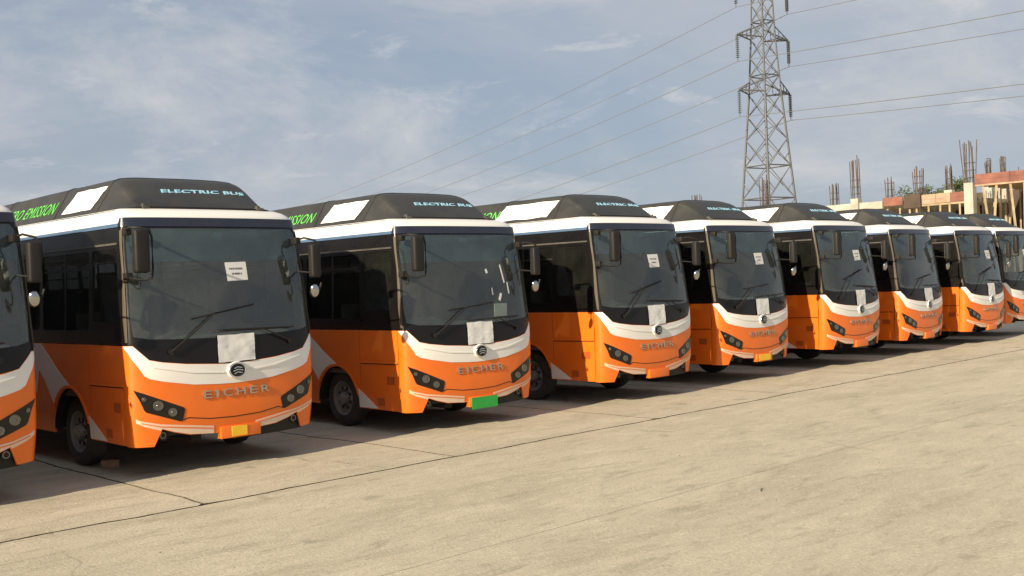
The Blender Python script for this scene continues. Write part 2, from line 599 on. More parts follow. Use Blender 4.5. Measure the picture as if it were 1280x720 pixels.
# dark soil lying in the joints
dm = bmesh.new()
for s0, t0, s1, t1 in [(S0, TA - 0.12, S1, TA + 0.12)] + [(c - 0.1, TA, c + 0.1, 5.2) for c in cuts[1:-1]]:
    dm.faces.new([dm.verts.new(rowpt(x, y, -0.022)) for x, y in ((s0, t0), (s1, t0), (s1, t1), (s0, t1))])
    dm.verts.ensure_lookup_table()
zz = 0
for k, f in enumerate(dm.faces):
    for v in f.verts:
        v.co.z = -0.024 if k == 0 else -0.020
js = fin('joint_soil', dm, 'dirt', ground, recalc=False)
js['kind'] = 'stuff'
# grit along the joint and scattered over the yard
gb = bmesh.new()
rg = random.Random(3)
for i in range(620):
    if i < 300:
        p = front_line[rg.randrange(40, 230)]
        s_, t_ = p.x + rg.uniform(-.1, .1), p.y + rg.gauss(0, 0.05)
    else:
        s_, t_ = rg.uniform(-5, 22), rg.uniform(-7, 1.0)
    c = rowpt(s_, t_, 0.0)
    r_ = rg.uniform(0.002, 0.007) * (1.7 if rg.random() < 0.06 else 1)
    v = [gb.verts.new(c + Vector((r_ * math.cos(k * 1.57 + i) * rg.uniform(.6, 1.5), r_ * math.sin(k * 1.57 + i) * rg.uniform(.6, 1.5), 0.001))) for k in range(4)]
    tp = gb.verts.new(c + Vector((0, 0, r_ * rg.uniform(.5, 1.1))))
    for k in range(4):
        gb.faces.new((v[k], v[(k + 1) % 4], tp))
go = fin('grit', gb, 'bits')
go['kind'] = 'stuff'
tag(go, 'fine grit lying along the joint and over the concrete', 'grit')

# ------------------------------------------------------------------ bus surface
W0 = 1.12
LEN = 8.9


def lerp_t(z, xs, ys):
    if z <= xs[0]:
        return ys[0]
    for i in range(len(xs) - 1):
        if z <= xs[i + 1]:
            f = (z - xs[i]) / (xs[i + 1] - xs[i])
            return ys[i] + f * (ys[i + 1] - ys[i])
    return ys[-1]


def smooth_t(z, xs, ys):
    return sum(lerp_t(z + d, xs, ys) for d in (-.06, -.03, 0, .03, .06)) / 5


def lean(z):
    return smooth_t(z, [.3, .6, 1.1, 1.4, 2.1, 2.75], [.06, .015, 0, .022, .12, .25])


def wid(z):
    return smooth_t(z, [.3, .7, 1.4, 2.5, 2.8], [1.10, 1.125, 1.13, 1.085, 1.05])


def crn(z):
    return lerp_t(z, [1.2, 2.7], [.22, .13])


# arc-length table of the front plan curve: (p, x/W0, corner shape 0..1)
TAB = [(0.0, 0.0, 0.0)]
_px, _py = 0.0, 0.0
for i in range(1, 1201):
    if i <= 700:
        q = 0.88 * i / 700
        sh = 1 - (1 - q ** 4) ** 0.25
    else:
        f0 = 1 - (1 - .88 ** 4) ** .25
        sh = f0 + (1 - f0) * (i - 700) / 500
        q = max(0.0, 1 - (1 - sh) ** 4) ** 0.25
    x = W0 * q
    y = 0.05 * x * x + 0.22 * sh
    TAB.append((TAB[-1][0] + math.hypot(x - _px, y - _py), q, sh))
    _px, _py = x, y
PC = TAB[-1][0]


def tabp(p):
    lo, hi = 0, len(TAB) - 1
    while hi - lo > 1:
        m = (lo + hi) // 2
        if TAB[m][0] <= p:
            lo = m
        else:
            hi = m
    a, b = TAB[lo], TAB[hi]
    f = (p - a[0]) / max(1e-9, b[0] - a[0])
    return a[1] + f * (b[1] - a[1]), a[2] + f * (b[2] - a[2])


def surf0(p, z):
    sg = -1 if p < 0 else 1
    a = abs(p)
    w = wid(z)
    if a <= PC:
        q, sh = tabp(a)
        return Vector((sg * w * q, lean(z) + 0.05 * (W0 * q) ** 2 + crn(z) * sh, z))
    s = a - PC
    fade = max(0.0, 1 - s / 0.9)
    y = 0.0627 + crn(z) * fade + 0.22 * (1 - fade) + s + lean(z) * fade
    return Vector((sg * w, y, z))


def surf(p, z, off=0.0):
    c = surf0(p, z)
    if not off:
        return c
    e = 0.012
    du = surf0(p + e, z) - surf0(p - e, z)
    dv = surf0(p, z + e) - surf0(p, z - e)
    n = du.cross(dv).normalized()
    return c + n * off


def pf(x):
    q = min(1.0, abs(x) / W0)
    lo, hi = 0, len(TAB) - 1
    while hi - lo > 1:
        m = (lo + hi) // 2
        if TAB[m][1] <= q:
            lo = m
        else:
            hi = m
    return math.copysign(TAB[lo][0], x)


def ps(y, z=1.0):
    a, b = PC - 0.25, PC + 12
    for _ in range(40):
        m = (a + b) / 2
        if surf0(m, z).y < y:
            a = m
        else:
            b = m
    return a


def patch(name, loops, m, parent, off=0.0, th=0.006, gp=0.07, gz=0.09, smooth=True, mir=False):
    """curved panel cut to the outline given in unrolled (p, z) coordinates, with real thickness."""
    if not isinstance(loops[0][0], (tuple, list)):
        loops = [loops]
    if mir:
        loops = [[(-p, z) for p, z in lp][::-1] for lp in loops]
    flat = [q for lp in loops for q in lp]
    tri = tessellate_polygon([[Vector((p, z, 0)) for p, z in lp] for lp in loops])
    bm = bmesh.new()
    vs = [bm.verts.new((p, 0, z)) for p, z in flat]
    for t in tri:
        try:
            bm.faces.new([vs[i] for i in t])
        except ValueError:
            pass
    p0, p1 = min(q[0] for q in flat), max(q[0] for q in flat)
    z0, z1 = min(q[1] for q in flat), max(q[1] for q in flat)

    def cut(co, no):
        bmesh.ops.bisect_plane(bm, geom=bm.verts[:] + bm.edges[:] + bm.faces[:], dist=1e-5, plane_co=co, plane_no=no)
    g = []
    k = -PC - 0.93
    while k < PC + 0.93:
        fine = 0.022 if PC - 0.28 < abs(k) < PC + 0.02 else gp
        k += fine
        g.append(k)
    for k in g:
        if p0 + 0.004 < k < p1 - 0.004:
            cut((k, 0, 0), (1, 0, 0))
    n = int(z0 / gz)
    while n * gz < z1:
        if z0 + 0.004 < n * gz < z1 - 0.004:
            cut((0, 0, n * gz), (0, 0, 1))
        n += 1
    bmesh.ops.remove_doubles(bm, verts=bm.verts, dist=1e-5)
    outer = list(bm.verts)
    pz = {v: (v.co.x, v.co.z) for v in outer}
    faces = list(bm.faces)
    bed = [e for e in bm.edges if len(e.link_faces) == 1]
    inner = {}
    for v in outer:
        p, z = pz[v]
        inner[v] = bm.verts.new(surf(p, z, off - th))
    for v in outer:
        p, z = pz[v]
        v.co = surf(p, z, off)
    for f in faces:
        f.normal_update()
        a = f.calc_center_median()
        if f.normal.dot(a - Vector((0, 3.0, a.z))) < 0:
            f.normal_flip()
        f.smooth = smooth
        nf = bm.faces.new([inner[v] for v in reversed(f.verts)])
        nf.smooth = smooth
    for e in bed:
        f = e.link_faces[0]
        a, b = e.verts
        lps = [l for l in f.loops if l.edge == e][0]
        a, b = lps.vert, lps.link_loop_next.vert
        try:
            w = bm.faces.new((b, a, inner[a], inner[b]))
            w.smooth = False
        except ValueError:
            pass
        e.smooth = False
    bm.normal_update()
    return fin(name, bm, m, parent, recalc=False)


def text_mesh(txt, size, depth=0.004, shear=0.0, spacing=1.0, bold=0.0):
    cu = bpy.data.curves.new('t', 'FONT')
    cu.body = txt
    cu.size = size
    cu.extrude = depth
    cu.shear = shear
    cu.space_character = spacing
    cu.align_x = 'CENTER'
    cu.align_y = 'CENTER'
    cu.offset = bold
    cu.resolution_u = 2
    o = bpy.data.objects.new('t', cu)
    COL.objects.link(o)
    dg = bpy.context.evaluated_depsgraph_get()
    dg.update()
    me = bpy.data.meshes.new_from_object(o.evaluated_get(dg))
    bpy.data.objects.remove(o)
    bpy.data.curves.remove(cu)
    me.materials.clear()
    return me


def arc(cy, cz, r, a0, a1, n=18):
    return [(cy + r * math.cos(a0 + (a1 - a0) * i / n), cz + r * math.sin(a0 + (a1 - a0) * i / n)) for i in range(n + 1)]


def sidepoly(pts):
    return [(ps(y, z), z) for y, z in pts]


def frontpoly(pts):
    return [(pf(x), z) for x, z in pts]


# ------------------------------------------------------------------ roof pod surface
def pod(u, y):
    """u -1..1 across, y along: point of the battery pod on the roof."""
    h = sum(lerp_t(y + d, [.50, .54, .95, 1.08, 1.2, 3.0, 7.0, 7.35, 7.6], [.0, .035, .335, .395, .405, .40, .36, .25, 0.0]) for d in (-.1, -.05, 0, .05, .1)) / 5 if y > .7 else lerp_t(y, [.50, .54, .95], [0, .035, .335])
    zb = 2.875
    a = abs(u)
    sg = -1 if u < 0 else 1
    wb, wt = 0.965, 0.655
    if a < 0.62:
        x = wt * a / 0.62
        z = zb + h * (1.0 - 0.045 * (a / 0.62) ** 4)
    elif a < 0.74:
        f = (a - 0.62) / 0.12
        x = wt + 0.125 * math.sin(f * math.pi / 2 * 0.9)
        z = zb + h * (0.955 - 0.195 * (1 - math.cos(f * math.pi / 2)))
    else:
        f = (a - 0.74) / 0.26
        x0 = wt + 0.125 * math.sin(math.pi / 2 * 0.9)
        x = x0 + (wb - x0) * f
        z = zb + h * 0.76 * (1 - f) - 0.03 * f
    bow = 0.16 * max(0.0, (a - 0.35) / 0.65) ** 2 * max(0.0, 1 - (y - 0.5) / 1.2)
    wob = 0.006 * noise.noise(Vector((x * sg * 2.2, y * 1.7, z * 2)))
    return Vector((sg * x, y + bow, z + wob))


def pod_off(u, y, off):
    e = 0.01
    n = (pod(u + e, y) - pod(u - e, y)).cross(pod(u, y + e) - pod(u, y - e)).normalized()
    if n.z < 0:
        n = -n
    return pod(u, y) + n * off


# ------------------------------------------------------------------ build one bus
def make_bus():
    root = empty('electric_bus')
    SILL = 1.405

    # --- lower front panel with the two bumper openings cut out of it
    wt_ = [(0.0, 1.150), (.20, 1.155), (.55, 1.182), (.80, 1.218), (.93, 1.25), (1.005, 1.33), (1.07, 1.405)]
    notch = [(.915, .335), (.87, .43), (.83, .512), (.70, .465), (.53, .42), (.20, .40), (.20, .335)]
    pe = PC - 0.004
    half_top = frontpoly(wt_)
    top = [(-p, z) for p, z in half_top[:0:-1]] + half_top
    nt_ = frontpoly(notch)
    bottom = [(pe, .345)] + nt_ + [(-p, z) for p, z in nt_[::-1]] + [(-pe, .345)]
    loop = top + [(pe, SILL)] + bottom + [(-pe, SILL)]
    fp = patch('front_panel', loop, 'orange', root, 0.0, 0.02)
    # dark grille sitting back in the bumper openings
    g = frontpoly([(.97, .31), (.95, .42), (.86, .55), (.53, .47), (0, .43), (0, .30)])
    patch('bumper_grille', g + [(-p, z) for p, z in g[::-1]][1:-1], 'dark', root, -0.045, 0.02)
    # white sweep over the front
    wb_ = [(0, .930), (.2, .936), (.48, .955), (.79, 1.012), (.93, 1.05), (.985, 1.085), (1.03, 1.17), (1.085, 1.27), (1.105, 1.33)]
    hw = frontpoly([(x, z - 0.004) for x, z in wt_])
    ends = [(PC - 0.02, SILL - 0.004)]
    hb = frontpoly(wb_)
    rt = hw + ends + hb[::-1]
    patch('white_sweep', [(-p, z) for p, z in (ends + hb[::-1])][::-1][0:0] + [(-p, z) for p, z in hw[:0:-1]] + hw + ends + hb[:0:-1] + [(-p, z) for p, z in hb] + [(-ends[0][0], ends[0][1])],
          'white', root, 0.0032, 0.006)
    # raised crease in the white sweep, both sides of the badge
    for sg in (-1, 1):
        cr = [(.13, 1.050), (.13, 1.062), (.5, 1.098), (.88, 1.175), (.90, 1.165), (.5, 1.080)]
        patch('sweep_crease', frontpoly(cr), 'white', root, 0.011, 0.012, mir=sg < 0)
        # pale stripe along the bumper
        st = [(1.075, .645), (1.04, .62), (.85, .568), (.61, .535), (.26, .485), (.26, .405), (.53, .428), (.70, .472), (.83, .520), (.845, .50), (1.0, .555), (1.075, .60)]
        patch('bumper_stripe', frontpoly(st), 'peach', root, 0.0032, 0.006, mir=sg < 0)
        st2 = [(1.03, .600), (.85, .548), (.61, .515), (.27, .466), (.27, .456), (.61, .503), (.85, .538), (1.03, .590)]
        patch('stripe_line', frontpoly(st2), 'orange', root, 0.0062, 0.006, mir=sg < 0)
        # headlamp
        hp = [(1.085, .945), (1.0, .905), (.60, .725), (.585, .70), (.615, .585), (.64, .578), (.98, .705), (1.0, .73), (1.035, .83)]
        hl = patch('headlight', frontpoly(hp), 'lampblack', root, 0.006, 0.02, mir=sg < 0)
        for lx, lz, lr in ((.865, .768, .050), (.72, .685, .043), (1.00, .845, .022)):
            c = surf(pf(lx) * sg, lz, 0.006)
            n = (surf(pf(lx) * sg, lz, 0.05) - surf(pf(lx) * sg, lz, 0.0)).normalized()
            n = (n + Vector((0, -0.6, 0))).normalized()
            bm = bmesh.new()
            lathe(bm, [(0.0, lr * 1.06), (-0.010, lr * 1.06), (-0.011, lr), (-0.006, lr * .95)], 20, 'Y')
            mm = n.to_track_quat('-Y', 'Z').to_matrix().to_4x4()
            bmesh.ops.transform(bm, matrix=Matrix.Translation(c) @ mm, verts=bm.verts)
            fin('lamp_ring', bm, 'trim', hl, 40)
            bm = bmesh.new()
            lathe(bm, [(-0.008, lr * .95), (0.012, lr * .62), (0.012, lr * .5), (-0.008, lr * .36), (-0.014, lr * .1)], 20, 'Y')
            bmesh.ops.transform(bm, matrix=Matrix.Translation(c) @ mm, verts=bm.verts)
            fin('lamp_lens', bm, 'lens', hl, 60)
        # bonnet seam from headlamp to plate bracket and down the side
        se = [(.625, .590), (.55, .612), (.30, .575), (0, .565)]
        q = frontpoly(se + [(x, z - 0.009) for x, z in se[::-1]])
        patch('bonnet_seam', q, 'dark', root, 0.0022, 0.004, mir=sg < 0)
        # fog lamp in the grille
        fc = surf(pf(.815) * sg, .437, -0.03)
        bm = bmesh.new()
        lathe(bm, [(0.03, .052), (-0.006, .052), (-0.010, .046), (0.002, .040)], 22, 'Y', fc)
        fl = fin('fog_light', bm, 'dark', root, 40)
        bm = bmesh.new()
        lathe(bm, [(0.003, .039), (-0.001, .03), (0.004, .022), (0.004, .004)], 20, 'Y', fc)
        fin('lamp_lens', bm, 'lens', fl, 60)

    # --- lower sides with wheel arches
    arches = (1.74, 6.35)
    for sg in (-1, 1):
        y0 = 0.305
        pts = [(y0, .35)]
        for cy in arches:
            pts += [(cy - 0.50, .355)] + [(cy - 0.50, .50)] + arc(cy, .40, .50, math.pi - 0.2, 0.2, 16)[0:] + [(cy + 0.50, .50), (cy + 0.50, .355)]
        pts += [(LEN - 0.1, .40), (LEN - 0.1, SILL), (y0, SILL)]
        lp = [(PC + 0.006 if abs(y - y0) < 1e-6 else ps(y, z), z) for y, z in pts]
        patch('side_panel', lp, 'orange', root, 0.0, 0.015, gz=0.6, mir=sg < 0)
        # white diagonal behind the wheel and triangle in front of it
        patch('white_flash', sidepoly([(2.98, SILL - .006), (2.52, SILL - .006), (2.05, 1.10), (1.70, .915), (1.88, .895), (2.06, .80), (2.20, .68), (2.45, .955), (2.62, 1.09), (2.72, .80), (2.9, 1.0)]),
              'white', root, 0.003, 0.006, gz=0.6, mir=sg < 0)
        patch('white_flash', sidepoly([(1.235, .62), (1.235, .365), (.80, .365)]), 'white', root, 0.003, 0.006, gz=0.6, mir=sg < 0)
        # wheel arch lip
        lip = arc(1.74, .40, .535, math.pi - 0.25, 0.25, 16) + arc(1.74, .40, .505, 0.25, math.pi - 0.25, 16)
        patch('wheel_arch', sidepoly(lip), 'orange', root, 0.014, 0.02, gz=0.6, mir=sg < 0)
        # waist crease, charge flap, reflector
        patch('side_seam', sidepoly([(1.16, .952), (1.16, .962), (.31, .972), (.31, .960)]), 'dark', root, 0.0025, 0.005, gz=0.6, mir=sg < 0)
        patch('side_rib', sidepoly([(1.16, .966), (1.16, .990), (.31, .998), (.31, .975)]), 'orange', root, 0.012, 0.014, gz=0.6, mir=sg < 0)
        patch('fuel_flap', sidepoly([(.56, .70), (.40, .70), (.40, .80), (.56, .80)]), 'orange_dark', root, 0.003, 0.006, gz=0.6, mir=sg < 0)
        patch('side_reflector', sidepoly([(.80, .41), (.65, .41), (.65, .51), (.80, .51)]), 'orange_dark', root, 0.004, 0.008, gz=0.6, mir=sg < 0)
        patch('door_seam', sidepoly([(1.155, .40 + .26), (1.165, .40 + .26), (1.165, 1.40), (1.155, 1.40)]), 'orange_dark', root, 0.0018, 0.004, gz=0.6, mir=sg < 0)
        # black upper side: one sheet with the window openings cut in it
        wins = [(.42, 1.05, 1.66, 2.43), (1.14, 2.46, 1.56, 2.43), (2.56, 3.86, 1.56, 2.43), (3.96, 5.26, 1.56, 2.43), (5.36, 6.66, 1.56, 2.43), (6.76, 8.1, 1.56, 2.43)]
        outer = [(PC - 0.02, SILL + 0.006), (ps(LEN - .1, 1.4), SILL + 0.006), (ps(LEN - .1, 2.6), 2.655), (PC - 0.055, 2.655), (PC - 0.07, 2.2), (PC - .045, 1.7)]
        holes = []
        for a, b, z0, z1 in wins:
            r = 0.05
            hp = []
            for (cy, cz, t0) in ((b - r, z1 - r, 0), (a + r, z1 - r, 90), (a + r, z0 + r, 180), (b - r, z0 + r, 270)):
                hp += [(cy + r * math.cos(R(t0 + k * 30)), cz + r * math.sin(R(t0 + k * 30))) for k in range(4)]
            holes.append(sidepoly(hp))
        patch('upper_side', [outer] + holes, 'black', root, 0.0, 0.03, gz=0.25, mir=sg < 0)
        for (a, b, z0, z1), h in zip(wins, holes):
            w = patch('side_window', h, 'doorglass' if a < 1 else 'sideglass', root, -0.008, 0.005, gz=0.6, mir=sg < 0)
            if b > 1.2:
                m_ = (a + b) / 2
                patch('window_bar', sidepoly([(m_ - .018, z0), (m_ + .018, z0), (m_ + .018, z1), (m_ - .018, z1)]), 'dark', w, -0.004, 0.012, gz=0.6, mir=sg < 0)
                patch('window_bar', sidepoly([(a, z1 - .20), (b, z1 - .20), (b, z1 - .175), (a, z1 - .175)]), 'dark', w, -0.003, 0.012, gz=0.6, mir=sg < 0)
        # drip rail above the windows and the blue line at the roof edge
        patch('drip_rail', sidepoly([(.40, 2.47), (LEN - .2, 2.47), (LEN - .2, 2.492), (.40, 2.492)]), 'trim', root, 0.014, 0.018, gz=0.6, mir=sg < 0)
        patch('roof_edge_line', [(PC - .015, 2.66), (ps(LEN - .1, 2.6), 2.66), (ps(LEN - .1, 2.6), 2.69), (PC - .015, 2.70)], 'blue', root, 0.005, 0.012, gz=0.6, mir=sg < 0)
        # strip down the windscreen pillar, sun's reflection put into its brown colour
        pl = [(PC - .115, 1.44), (PC - .085, 1.44), (PC - .062, 1.7), (PC - .085, 2.2), (PC - .075, 2.62), (PC - .115, 2.62)]
        patch('pillar_strip', pl, 'pillar', root, 0.010, 0.014, mir=sg < 0)

    # --- windscreen surround, glass, bands
    ge = [(PC - .165, 1.50), (PC - .14, 1.7), (PC - .15, 2.2), (PC - .15, 2.60), (PC - .20, 2.645)]
    lowg = frontpoly([(0, 1.435), (.5, 1.445), (.92, 1.465)])
    hg = lowg + ge
    glass = hg + [(-p, z) for p, z in hg[::-1]][:-1]
    frit = [(-p, z) for p, z in half_top[:0:-1]] + half_top
    frit = [(p, z + 0.005) for p, z in frit] + [(PC - .03, SILL + 0.008), (PC - .055, 1.7), (PC - .08, 2.2), (PC - .065, 2.655)]
    frit += [(-PC + .065, 2.655), (-PC + .08, 2.2), (-PC + .055, 1.7), (-PC + .03, SILL + 0.008)]
    patch('windscreen_surround', [frit, glass[::-1]], 'black', root, 0.0, 0.02)
    vis = 2.275
    gl_hi = [(-(PC - .145), vis), (PC - .145, vis), (PC - .15, 2.60), (PC - .20, 2.645), (-(PC - .20), 2.645), (-(PC - .15), 2.60)]
    gl_lo = lowg + [ge[0], ge[1], (PC - .15, 2.2), (PC - .145, vis - .001), (-(PC - .145), vis - .001), (-(PC - .15), 2.2), (-ge[1][0], ge[1][1]), (-ge[0][0], ge[0][1])] + [(-p, z) for p, z in lowg[:0:-1]]
    ws = patch('windscreen', gl_lo, 'windshield', root, -0.006, 0.005)
    patch('sun_strip', gl_hi, 'visor', ws, -0.006, 0.005)
    patch('brow_band', [(-PC + .02, 2.66), (PC - .02, 2.66), (PC - .02, 2.70), (PC - .075, 2.758), (-PC + .075, 2.758), (-PC + .02, 2.70)], 'navy', root, 0.004, 0.02)
    # inner sticker at the top of the glass
    patch('sticker', frontpoly([(-.10, 2.545), (.03, 2.545), (.05, 2.60), (-.07, 2.61)]), 'paper', ws, -0.013, 0.002)

    # --- roof shell
    rings = [(2.695, 1.0, 0.0), (2.76, .995, .012), (2.80, .975, .05), (2.84, .945, .12), (2.87, .905, .22), (2.885, .80, .38), (2.89, .4, .9)]
    plist = [-(PC + 8.55), -(PC + 4), -(PC + 1), -(PC + .3)] + [-PC + i * (2 * PC) / 48 for i in range(49)] + [PC + .3, PC + 1, PC + 4, PC + 8.55]
    bm = bmesh.new()
    prev = None
    for z, k, back in rings:
        row = []
        for p in plist:
            c = surf(p, min(z, 2.76), 0.0)
            a = abs(p)
            bk = back * (1 if a <= PC else max(0, 1 - (a - PC) / 0.8))
            row.append(bm.verts.new((c.x * k, c.y + bk, z)))
        if prev:
            for i in range(len(row) - 1):
                f = bm.faces.new((prev[i], prev[i + 1], row[i + 1], row[i]))
                f.smooth = True
        prev = row
    bm.faces.new(prev)
    fin('roof', bm, 'white', root, 50)

    # --- battery pod
    bm = bmesh.new()
    ys = [.50, .54, .62, .72, .84, .95, 1.02, 1.08, 1.14, 1.2, 1.5, 2.0, 2.5, 3.2, 4, 5, 6, 7, 7.2, 7.35, 7.6]
    us = [-1, -.92, -.83, -.77, -.74, -.72, -.70, -.68, -.66, -.64, -.62, -.55, -.45, -.25, 0, .25, .45, .55, .62, .64, .66, .68, .70, .72, .74, .77, .83, .92, 1]
    gr = [[bm.verts.new(pod(u, y)) for u in us] for y in ys]
    for i in range(len(ys) - 1):
        for j in range(len(us) - 1):
            bm.faces.new((gr[i][j], gr[i][j + 1], gr[i + 1][j + 1], gr[i + 1][j]))
    pd = fin('battery_pod', bm, 'cover', root, 42)
    # rim flange along its foot
    bm = bmesh.new()
    pts = [pod(-1, y) + Vector((-.006, 0, .0)) for y in (7, 5, 3, 1.5, 1.0, .75, .6, .53)] + [pod(u, .50) + Vector((0, -.012, .008)) for u in (-.95, -.83, -.7, -.45, -.2, 0, .2, .45, .7, .83, .95)] + [pod(1, y) + Vector((.006, 0, 0)) for y in (.53, .6, .75, 1.0, 1.5, 3, 5, 7)]
    tube(bm, pts, 0.014, 6)
    fin('pod_flange', bm, 'dark', pd, 60)
    # seam ribs across the pod
    for yy in (1.16, 2.45, 4.3, 6.0):
        bm = bmesh.new()
        tube(bm, [pod_off(u, yy, 0.002) for u in us], 0.006, 5)
        fin('pod_seam', bm, 'dark', pd, 60)
    # latches on the roof in front of the pod
    for sg in (-1, 1):
        bm = bmesh.new()
        box(bm, sg * .70 - .045, sg * .70 + .045, .50, .60, 2.872, 2.905, .008)
        box(bm, sg * .70 - .02, sg * .70 + .02, .54, .62, 2.90, 2.93, .006)
        fin('pod_latch', bm, 'trim', pd, 40)
    # lettering on the pod
    me = text_mesh('ELECTRIC BUS', .105, 0.003, 0.12, 1.05, 0.002)
    xs = [v.co.x for v in me.vertices]
    sc_ = 1.06 / (max(xs) - min(xs))
    for v in me.vertices:
        x = .13 + v.co.x * sc_
        u = x / .655 * .62
        t = v.co.y
        v.co = pod_off(u, .79 + t * .72, 0.004 + v.co.z)
    me.materials.append(M['blue_text'])
    link('front_lettering', me, None, pd)
    for sg in (-1, 1):
        me = text_mesh('ZERO EMISSION', .155, 0.003, 0.3, 1.08, 0.0)
        xs = [v.co.x for v in me.vertices]
        sc_ = 1.72 / (max(xs) - min(xs))
        for v in me.vertices:
            y = 3.42 + sg * v.co.x * sc_
            u = sg * (.87 - v.co.y * 1.05)
            v.co = pod_off(u, y, 0.004 + v.co.z)
        me.materials.append(M['green_text'])
        link('side_lettering', me, None, pd)

    # --- badge, lettering
    bm = bmesh.new()
    c = surf(0.02, 1.070, 0.006)
    lathe(bm, [(0.01, .116), (-0.002, .116), (-0.010, .112), (-0.014, .10)], 32, 'Y')
    bmesh.ops.transform(bm, matrix=Matrix.Translation(c) @ Matrix.Diagonal((1, 1, .82, 1)), verts=bm.verts)
    bs = fin('badge_boss', bm, 'white', root, 40)
    bm = bmesh.new()
    R1, n1, n2 = .098, 36, 8
    vs = [[bm.verts.new(c + Vector(((R1 + .011 * math.cos(b)) * math.cos(a), -.022 + .012 * math.sin(b), .78 * (R1 + .011 * math.cos(b)) * math.sin(a))))
           for b in [2 * math.pi * j / n2 for j in range(n2)]] for a in [2 * math.pi * i / n1 for i in range(n1)]]
    for i in range(n1):
        for j in range(n2):
            bm.faces.new((vs[i][j], vs[(i + 1) % n1][j], vs[(i + 1) % n1][(j + 1) % n2], vs[i][(j + 1) % n2]))
    fin('badge_ring', bm, 'chrome', bs, 80)
    bm = bmesh.new()
    lathe(bm, [(-.014, .097), (-.024, .096), (-.025, .01)], 28, 'Y')
    bmesh.ops.transform(bm, matrix=Matrix.Translation(c) @ Matrix.Diagonal((1, 1, .78, 1)), verts=bm.verts)
    fin('badge_disc', bm, 'lampblack', bs, 40)
    bm = bmesh.new()
    for k in range(3):                       # bent chrome blades inside the ring
        z = -.028 + k * .028
        w_ = .060 - abs(k - 1) * .012
        tube(bm, [c + Vector((-w_, -.036, z - .010)), c + Vector((-.01, -.040, z + .008)), c + Vector((w_, -.036, z - .004))], .0055, 5)
    fin('badge_mark', bm, 'chrome', bs, 60)
    xc = -.38
    for ch, w_ in zip('EICHER', (.095, .03, .11, .11, .095, .105)):
        me = text_mesh(ch, .118, 0.008, 0.0, 1.0, 0.001)
        xs = [v.co.x for v in me.vertices]
        k = w_ / (max(xs) - min(xs))
        x0 = min(xs)
        for v in me.vertices:
            x = xc + (v.co.x - x0) * k
            v.co = surf(pf(x) if abs(x) > 1e-4 else 0.0, .832 + v.co.y * .98, 0.008 + v.co.z)
        me.materials.append(M['letter'])
        link('maker_letter', me, None, root)
        xc += w_ + .052
    # --- number plate bracket
    bm = bmesh.new()
    cy = surf(0, .40, 0).y
    box(bm, -.185, .305, cy - .035, cy + .05, .330, .465, .012)
    fin('plate_bracket', bm, 'orange', root, 40)

    # --- wipers
    def wiper(sg, pv, kn, b0, b1):
        bm = bmesh.new()
        P = lambda q, o: surf(pf(q[0]), q[1], o)
        tube(bm, [P(pv, .02), P(pv, .035)], .03, 12)
        tube(bm, [P(pv, .035), P(((pv[0] + kn[0]) / 2, (pv[1] + kn[1]) / 2), .05), P(kn, .038)], [.012, .010, .007], 6)
        o = fin('wiper', bm, 'dark', root, 50)
        bm = bmesh.new()
        n = 8
        tube(bm, [P((b0[0] + (b1[0] - b0[0]) * i / n, b0[1] + (b1[1] - b0[1]) * i / n), .016 + .012 * math.sin(math.pi * i / n)) for i in range(n + 1)], .010, 5)
        tube(bm, [P((b0[0] + (b1[0] - b0[0]) * i / n, b0[1] + (b1[1] - b0[1]) * i / n), .006) for i in range(n + 1)], .006, 4)
        fin('wiper_blade', bm, 'dark', o, 50)
    wiper(-1, (-.71, 1.32), (-.20, 1.70), (-.46, 1.655), (.30, 1.78))
    wiper(1, (.74, 1.34), (.36, 1.505), (-.12, 1.515), (.80, 1.50))

    # --- mirrors
    bm = bmesh.new()
    tube(bm, [(-1.03, .22, 2.60), (-1.12, .10, 2.625), (-1.16, -.05, 2.625), (-1.10, -.13, 2.62), (-1.00, -.16, 2.60), (-.975, -.16, 2.52), (-.97, -.155, 2.2), (-.98, -.15, 2.10), (-1.05, -.10, 2.085), (-1.10, .05, 2.10), (-1.075, .20, 2.13)], .013, 7)
    box(bm, -1.10, -1.03, .17, .27, 2.56, 2.64, .012)
    box(bm, -1.12, -1.05, .14, .24, 2.09, 2.17, .012)
    ma = fin('mirror_arm', bm, 'dark', root, 50)
    bm = bmesh.new()
    box(bm, -1.165, -1.005, -.19, -.085, 2.155, 2.60, .035, 3)
    mh = fin('mirror_housing', bm, 'dark', ma, 50)
    bm = bmesh.new()
    box(bm, -1.145, -1.025, -.086, -.080, 2.185, 2.57, .002)
    fin('mirror_glass', bm, 'mirror', mh)
    bm = bmesh.new()
    tube(bm, [(.98, .24, 2.50), (1.02, .10, 2.53), (1.09, .0, 2.50), (1.145, -.02, 2.46), (1.155, -.02, 2.30), (1.16, -.02, 2.0), (1.14, -.02, 1.93), (1.07, -.02, 1.905)], .012, 7)
    tube(bm, [(1.0, .22, 2.14), (1.07, .05, 2.12), (1.155, -.02, 2.12)], .010, 6)
    box(bm, .95, 1.02, .16, .28, 2.46, 2.54, .012)
    ma = fin('mirror_arm', bm, 'dark', root, 50)
    bm = bmesh.new()
    box(bm, 1.01, 1.135, -.08, .02, 2.06, 2.45, .03, 3)
    mh = fin('mirror_housing', bm, 'dark', ma, 50)
    bm = bmesh.new()
    box(bm, 1.025, 1.12, .018, .024, 2.09, 2.42, .002)
    fin('mirror_glass', bm, 'mirror', mh)
    bm = bmesh.new()
    lathe(bm, [(0.03, .02), (0.02, .062), (0.0, .072), (-.012, .066), (-.026, .045), (-.032, .012)], 24, 'Y', (1.055, -.03, 1.905))
